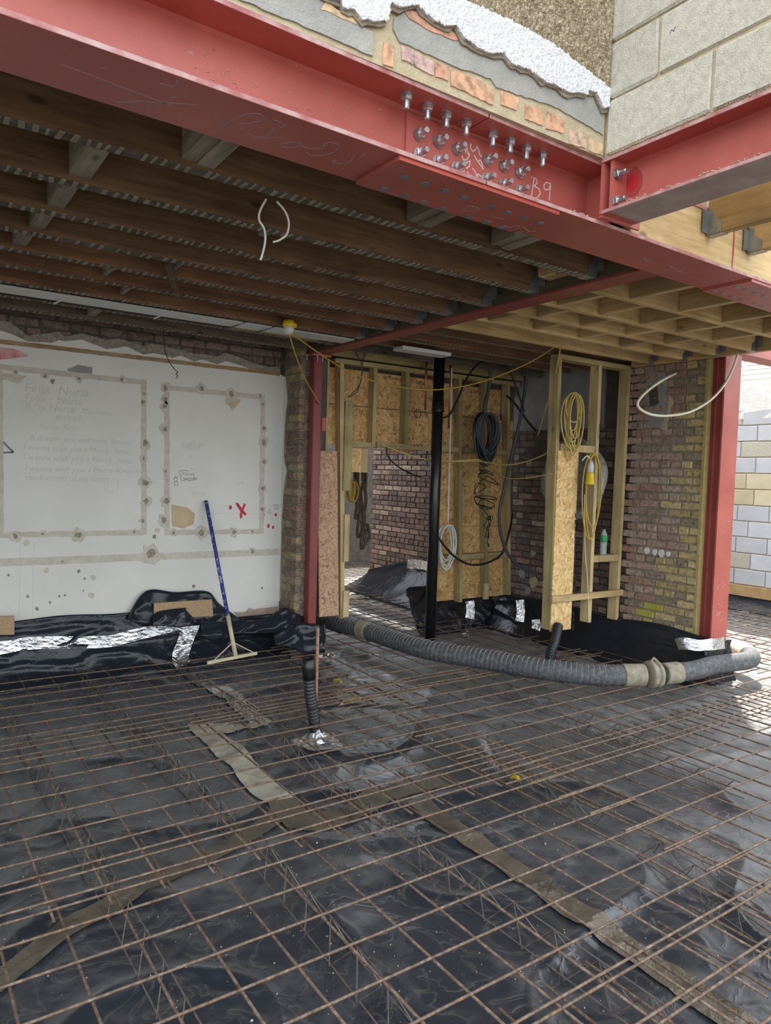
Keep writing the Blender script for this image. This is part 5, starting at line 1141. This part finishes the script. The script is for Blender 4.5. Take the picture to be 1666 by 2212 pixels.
# ---------------------------------------------------------------- rake leaning on the wall
rk = thing('concrete_rake', 'concrete rake with worn blue handle leaning on the white wall', 'rake', PZ(500, 1416, .14))
a, b = PZ(509, 1417, .165), PY(445, 1082, WY-.03)
a0 = a.lerp(b, .24)
MB().tube([a0, b], .017, 12).build('handle', BLUE, rk, True)
MB().tube([a, a0+(b-a)*.01], .019, 12).build('socket', CREAM, rk, True)
h0, h1 = PZ(449, 1432, .15), PZ(556, 1411, .15); d = (h1-h0)
MB().prism([(0, -.002), (.014, -.002), (.014, .024), (0, .024)], h0-V((0, 0, .012)), V((-d.y, d.x, 0)).normalized(), (0, 0, 1), d).build('rake_blade', CREAM, rk)
k = a.lerp(b, .085)
for e in (h0.lerp(h1, .12), h0.lerp(h1, .92)): MB().tube([k, e+V((0, 0, .012))], .005, 6).build('brace', CREAM, rk)

# ---------------------------------------------------------------- reinforcement mesh
TH = .0078; RZ = Matrix.Rotation(TH, 4, 'Z')
BAR = MB().tube([(0, 0, 0), (1, 0, 0)], .0052, 7).mesh('bar', REB, True)
def sheet(label, x0, x1, xs, y0, y1, ys, z=.13, skew=0, xend=None):
    t = thing('mesh_sheet', label, 'steel mesh', RZ @ V(((x0+x1)/2, (y0+y1)/2, z)), 'welded mesh sheets on the floor')
    S = Matrix.Translation((0, 0, 0)) @ RZ @ Matrix.Rotation(skew, 4, 'Z')
    for y in ys:
        a, b = x0+rnd(-.006, .006), (x1 if xend is None else xend(y))
        link('bar', BAR, t, S @ Matrix.Translation((a, y, z+.005)) @ Matrix.Rotation(rnd(-.001, .001), 4, 'Z') @ Matrix.Rotation(rnd(-.0015, .0015), 4, 'Y') @ Matrix.Diagonal((b-a, 1, 1, 1)))
    for x in xs:
        ya = y0
        link('bar', BAR, t, S @ Matrix.Translation((x, ya, z-.005)) @ Matrix.Rotation(math.pi/2+rnd(-.0015, .0015), 4, 'Z') @ Matrix.Rotation(rnd(-.001, .001), 4, 'Y') @ Matrix.Diagonal((y1-ya, 1, 1, 1)))
    return t
def ar(a, n, s=.2): return [a+s*i for i in range(n)]
sheet('rusty mesh sheet nearest the camera, along the lower edge', -.1, 3.05, ar(-.055, 16), -.35, 1.525, [1.445-.2*i for i in range(9)], .134)
sheet('rusty mesh sheet in the left foreground', -.3, 3.15, ar(-.289, 18), 1.10, 3.12, [2.614+.4-.2*i for i in range(10)], .13)
sheet('rusty mesh sheet in the left middle, around the ribbed duct', -.3, 3.14, [x for x in ar(-.11, 17)], 2.70, 4.66, ar(2.765, 10), .124)
sheet('rusty mesh sheet along the foot of the white wall', -.3, 3.05, ar(.03, 16), 4.23, 6.08, ar(4.27, 9), .13)
sheet('rusty mesh sheet in the right foreground', 2.81, 6.45, ar(2.94, 18), .78, 2.945, [2.82-.2*i for i in range(11)], .136)
sheet('rusty mesh sheet in the middle, in front of the pump hose', 2.70, 6.4, ar(2.87, 15), 2.57, 4.56, ar(2.69, 10), .128, 0, lambda y: 6.4 if y < 3.45 else 5.55-.05*((y*5) % 2))
sheet('rusty mesh sheet behind the pump hose, before the partition', 2.90, 5.5, ar(3.02, 13), 4.30, 6.3, ar(4.345, 10), .132, 0, lambda y: 5.5+.08*math.sin(y*9))
sheet('sunlit mesh sheet outside, right of the heavy column', 6.2, 9.75, ar(6.45, 17), .9, 6.2, ar(1.0, 26), .13)
sheet('mesh sheet in the room behind the partition opening', 3.5, 5.5, ar(3.6, 10), 6.2, 8.6, ar(6.3, 12), .13)
sheet('brightly lit mesh sheet far beyond the opening', 4.4, 8.0, ar(4.5, 18), 8.5, 10.8, ar(8.6, 11), .13)
# wire spacers that hold the mesh up
def spacer(p, q, label):
    a, b = PZ(*p, .118), PZ(*q, .118); a.z = b.z = 0; d = (b-a); L = d.length; d.normalize(); n = V((-d.y, d.x, 0))
    t = thing('mesh_spacer', label, 'wire spacer', a, 'lattice wire spacers under the mesh')
    MB().tube([a+V((0, 0, .118)), b+V((0, 0, .118))], .003, 5).build('top_wire', WIRE, t)
    for s in (-1, 1):
        MB().tube([a+n*.05*s+V((0, 0, .014)), b+n*.05*s+V((0, 0, .014))], .003, 5).build('bottom_wire', WIRE, t)
        mb = MB(); k = 0; P = []
        while k*.1 < L: P.append(a+d*(k*.1)+(V((0, 0, .118)) if k % 2 else n*.055*s+V((0, 0, .006)))); k += 1
        for u, v in zip(P[:-1], P[1:]): mb.tube([u, v], .0022, 4, cap=False)
        mb.build('zigzag_wire', WIRE, t)
for p, q, lb in [((183,1780),(433,2210),'lattice spacer in the left foreground'), ((560,1800),(930,2230),'lattice spacer in the centre foreground'), ((873,1787),(1480,2200),'lattice spacer in the right foreground'),
    ((20,1520),(175,1773),'lattice spacer at the left edge'), ((319,1578),(520,1765),'lattice spacer left of the grey tape'), ((600,1582),(850,1768),'lattice spacer passing the ribbed duct'), ((175,1447),(319,1578),'lattice spacer near the white wall, left'),
    ((363,1420),(585,1555),'lattice spacer beside the silver tape'), ((880,1540),(1340,1776),'lattice spacer in the middle of the floor'), ((1395,1797),(1650,1965),'lattice spacer at the right edge'), ((1050,1460),(1420,1590),'lattice spacer in front of the pump hose'), ((600,1410),(720,1462),'lattice spacer near the left red column'), ((1200,1540),(1600,1690),'lattice spacer at the middle right')]:
    spacer(p, q, lb)
for i, (x0, x1, y, dz) in enumerate([(2.55, 3.35, 4.24, .012), (2.62, 3.5, 4.30, .013), (2.75, 3.42, 4.47, .012), (2.7, 3.3, 4.52, .014), (1.55, 2.75, 4.40, .012)]):
    MB().tube([(x0, y, .13+dz), (x1, y+.012, .13+dz)], .0055, 7).build('loose_rebar', REB, label='loose rusty bar laid on the mesh laps behind the ribbed duct, %s from the front' % ['first', 'second', 'fourth', 'last', 'third'][i], category='rebar rod', group='loose bars on the mesh laps')
# bits on the floor
for i, (p, q, lb) in enumerate([((735,1520),(792,1508),'yellow plastic strip lying under the mesh behind the ribbed duct'), ((1104,1678),(1124,1686),'small yellow plastic scrap in the middle of the floor'), ((722,1470),(738,1474),'tiny yellow scrap near the left red column')]):
    a, b = PZ(*p, .045), PZ(*q, .045); MB().tube(spline([a, a.lerp(b, .5)+V((0, 0, .012)), b], 4), .012, 6).build('yellow_scrap', YELL, label=lb, category='scrap')
mb = MB()
for _ in range(1500):
    x, y = rnd(.1, 6), rnd(1.2, 6); s = rnd(.001, .0035) if random.random() < .97 else .006; q = V((x, y, fh(x, y)-.002))
    mb.add([q+V((s,0,0)), q+V((0,s,0)), q+V((-s,0,0)), q+V((0,-s,0)), q+V((0,0,s)), q+V((0,0,-s))], [(0,1,4),(1,2,4),(2,3,4),(3,0,4),(1,0,5),(2,1,5),(3,2,5),(0,3,5)])
mb.build('floor_grit', flat('pale_grit', (.45, .42, .36), .9), kind='stuff', label='pale grit and mortar crumbs scattered over the membrane', category='grit')

# ---------------------------------------------------------------- turn lettering into meshes
bpy.context.view_layer.update()
dg = bpy.context.evaluated_depsgraph_get()
for o, name, mt, parent, M4 in TXT:
    me = bpy.data.meshes.new_from_object(o.evaluated_get(dg)); me.materials.clear(); me.materials.append(mt)
    link(name, me, parent, M4)
for o, *_ in TXT: bpy.data.objects.remove(o)
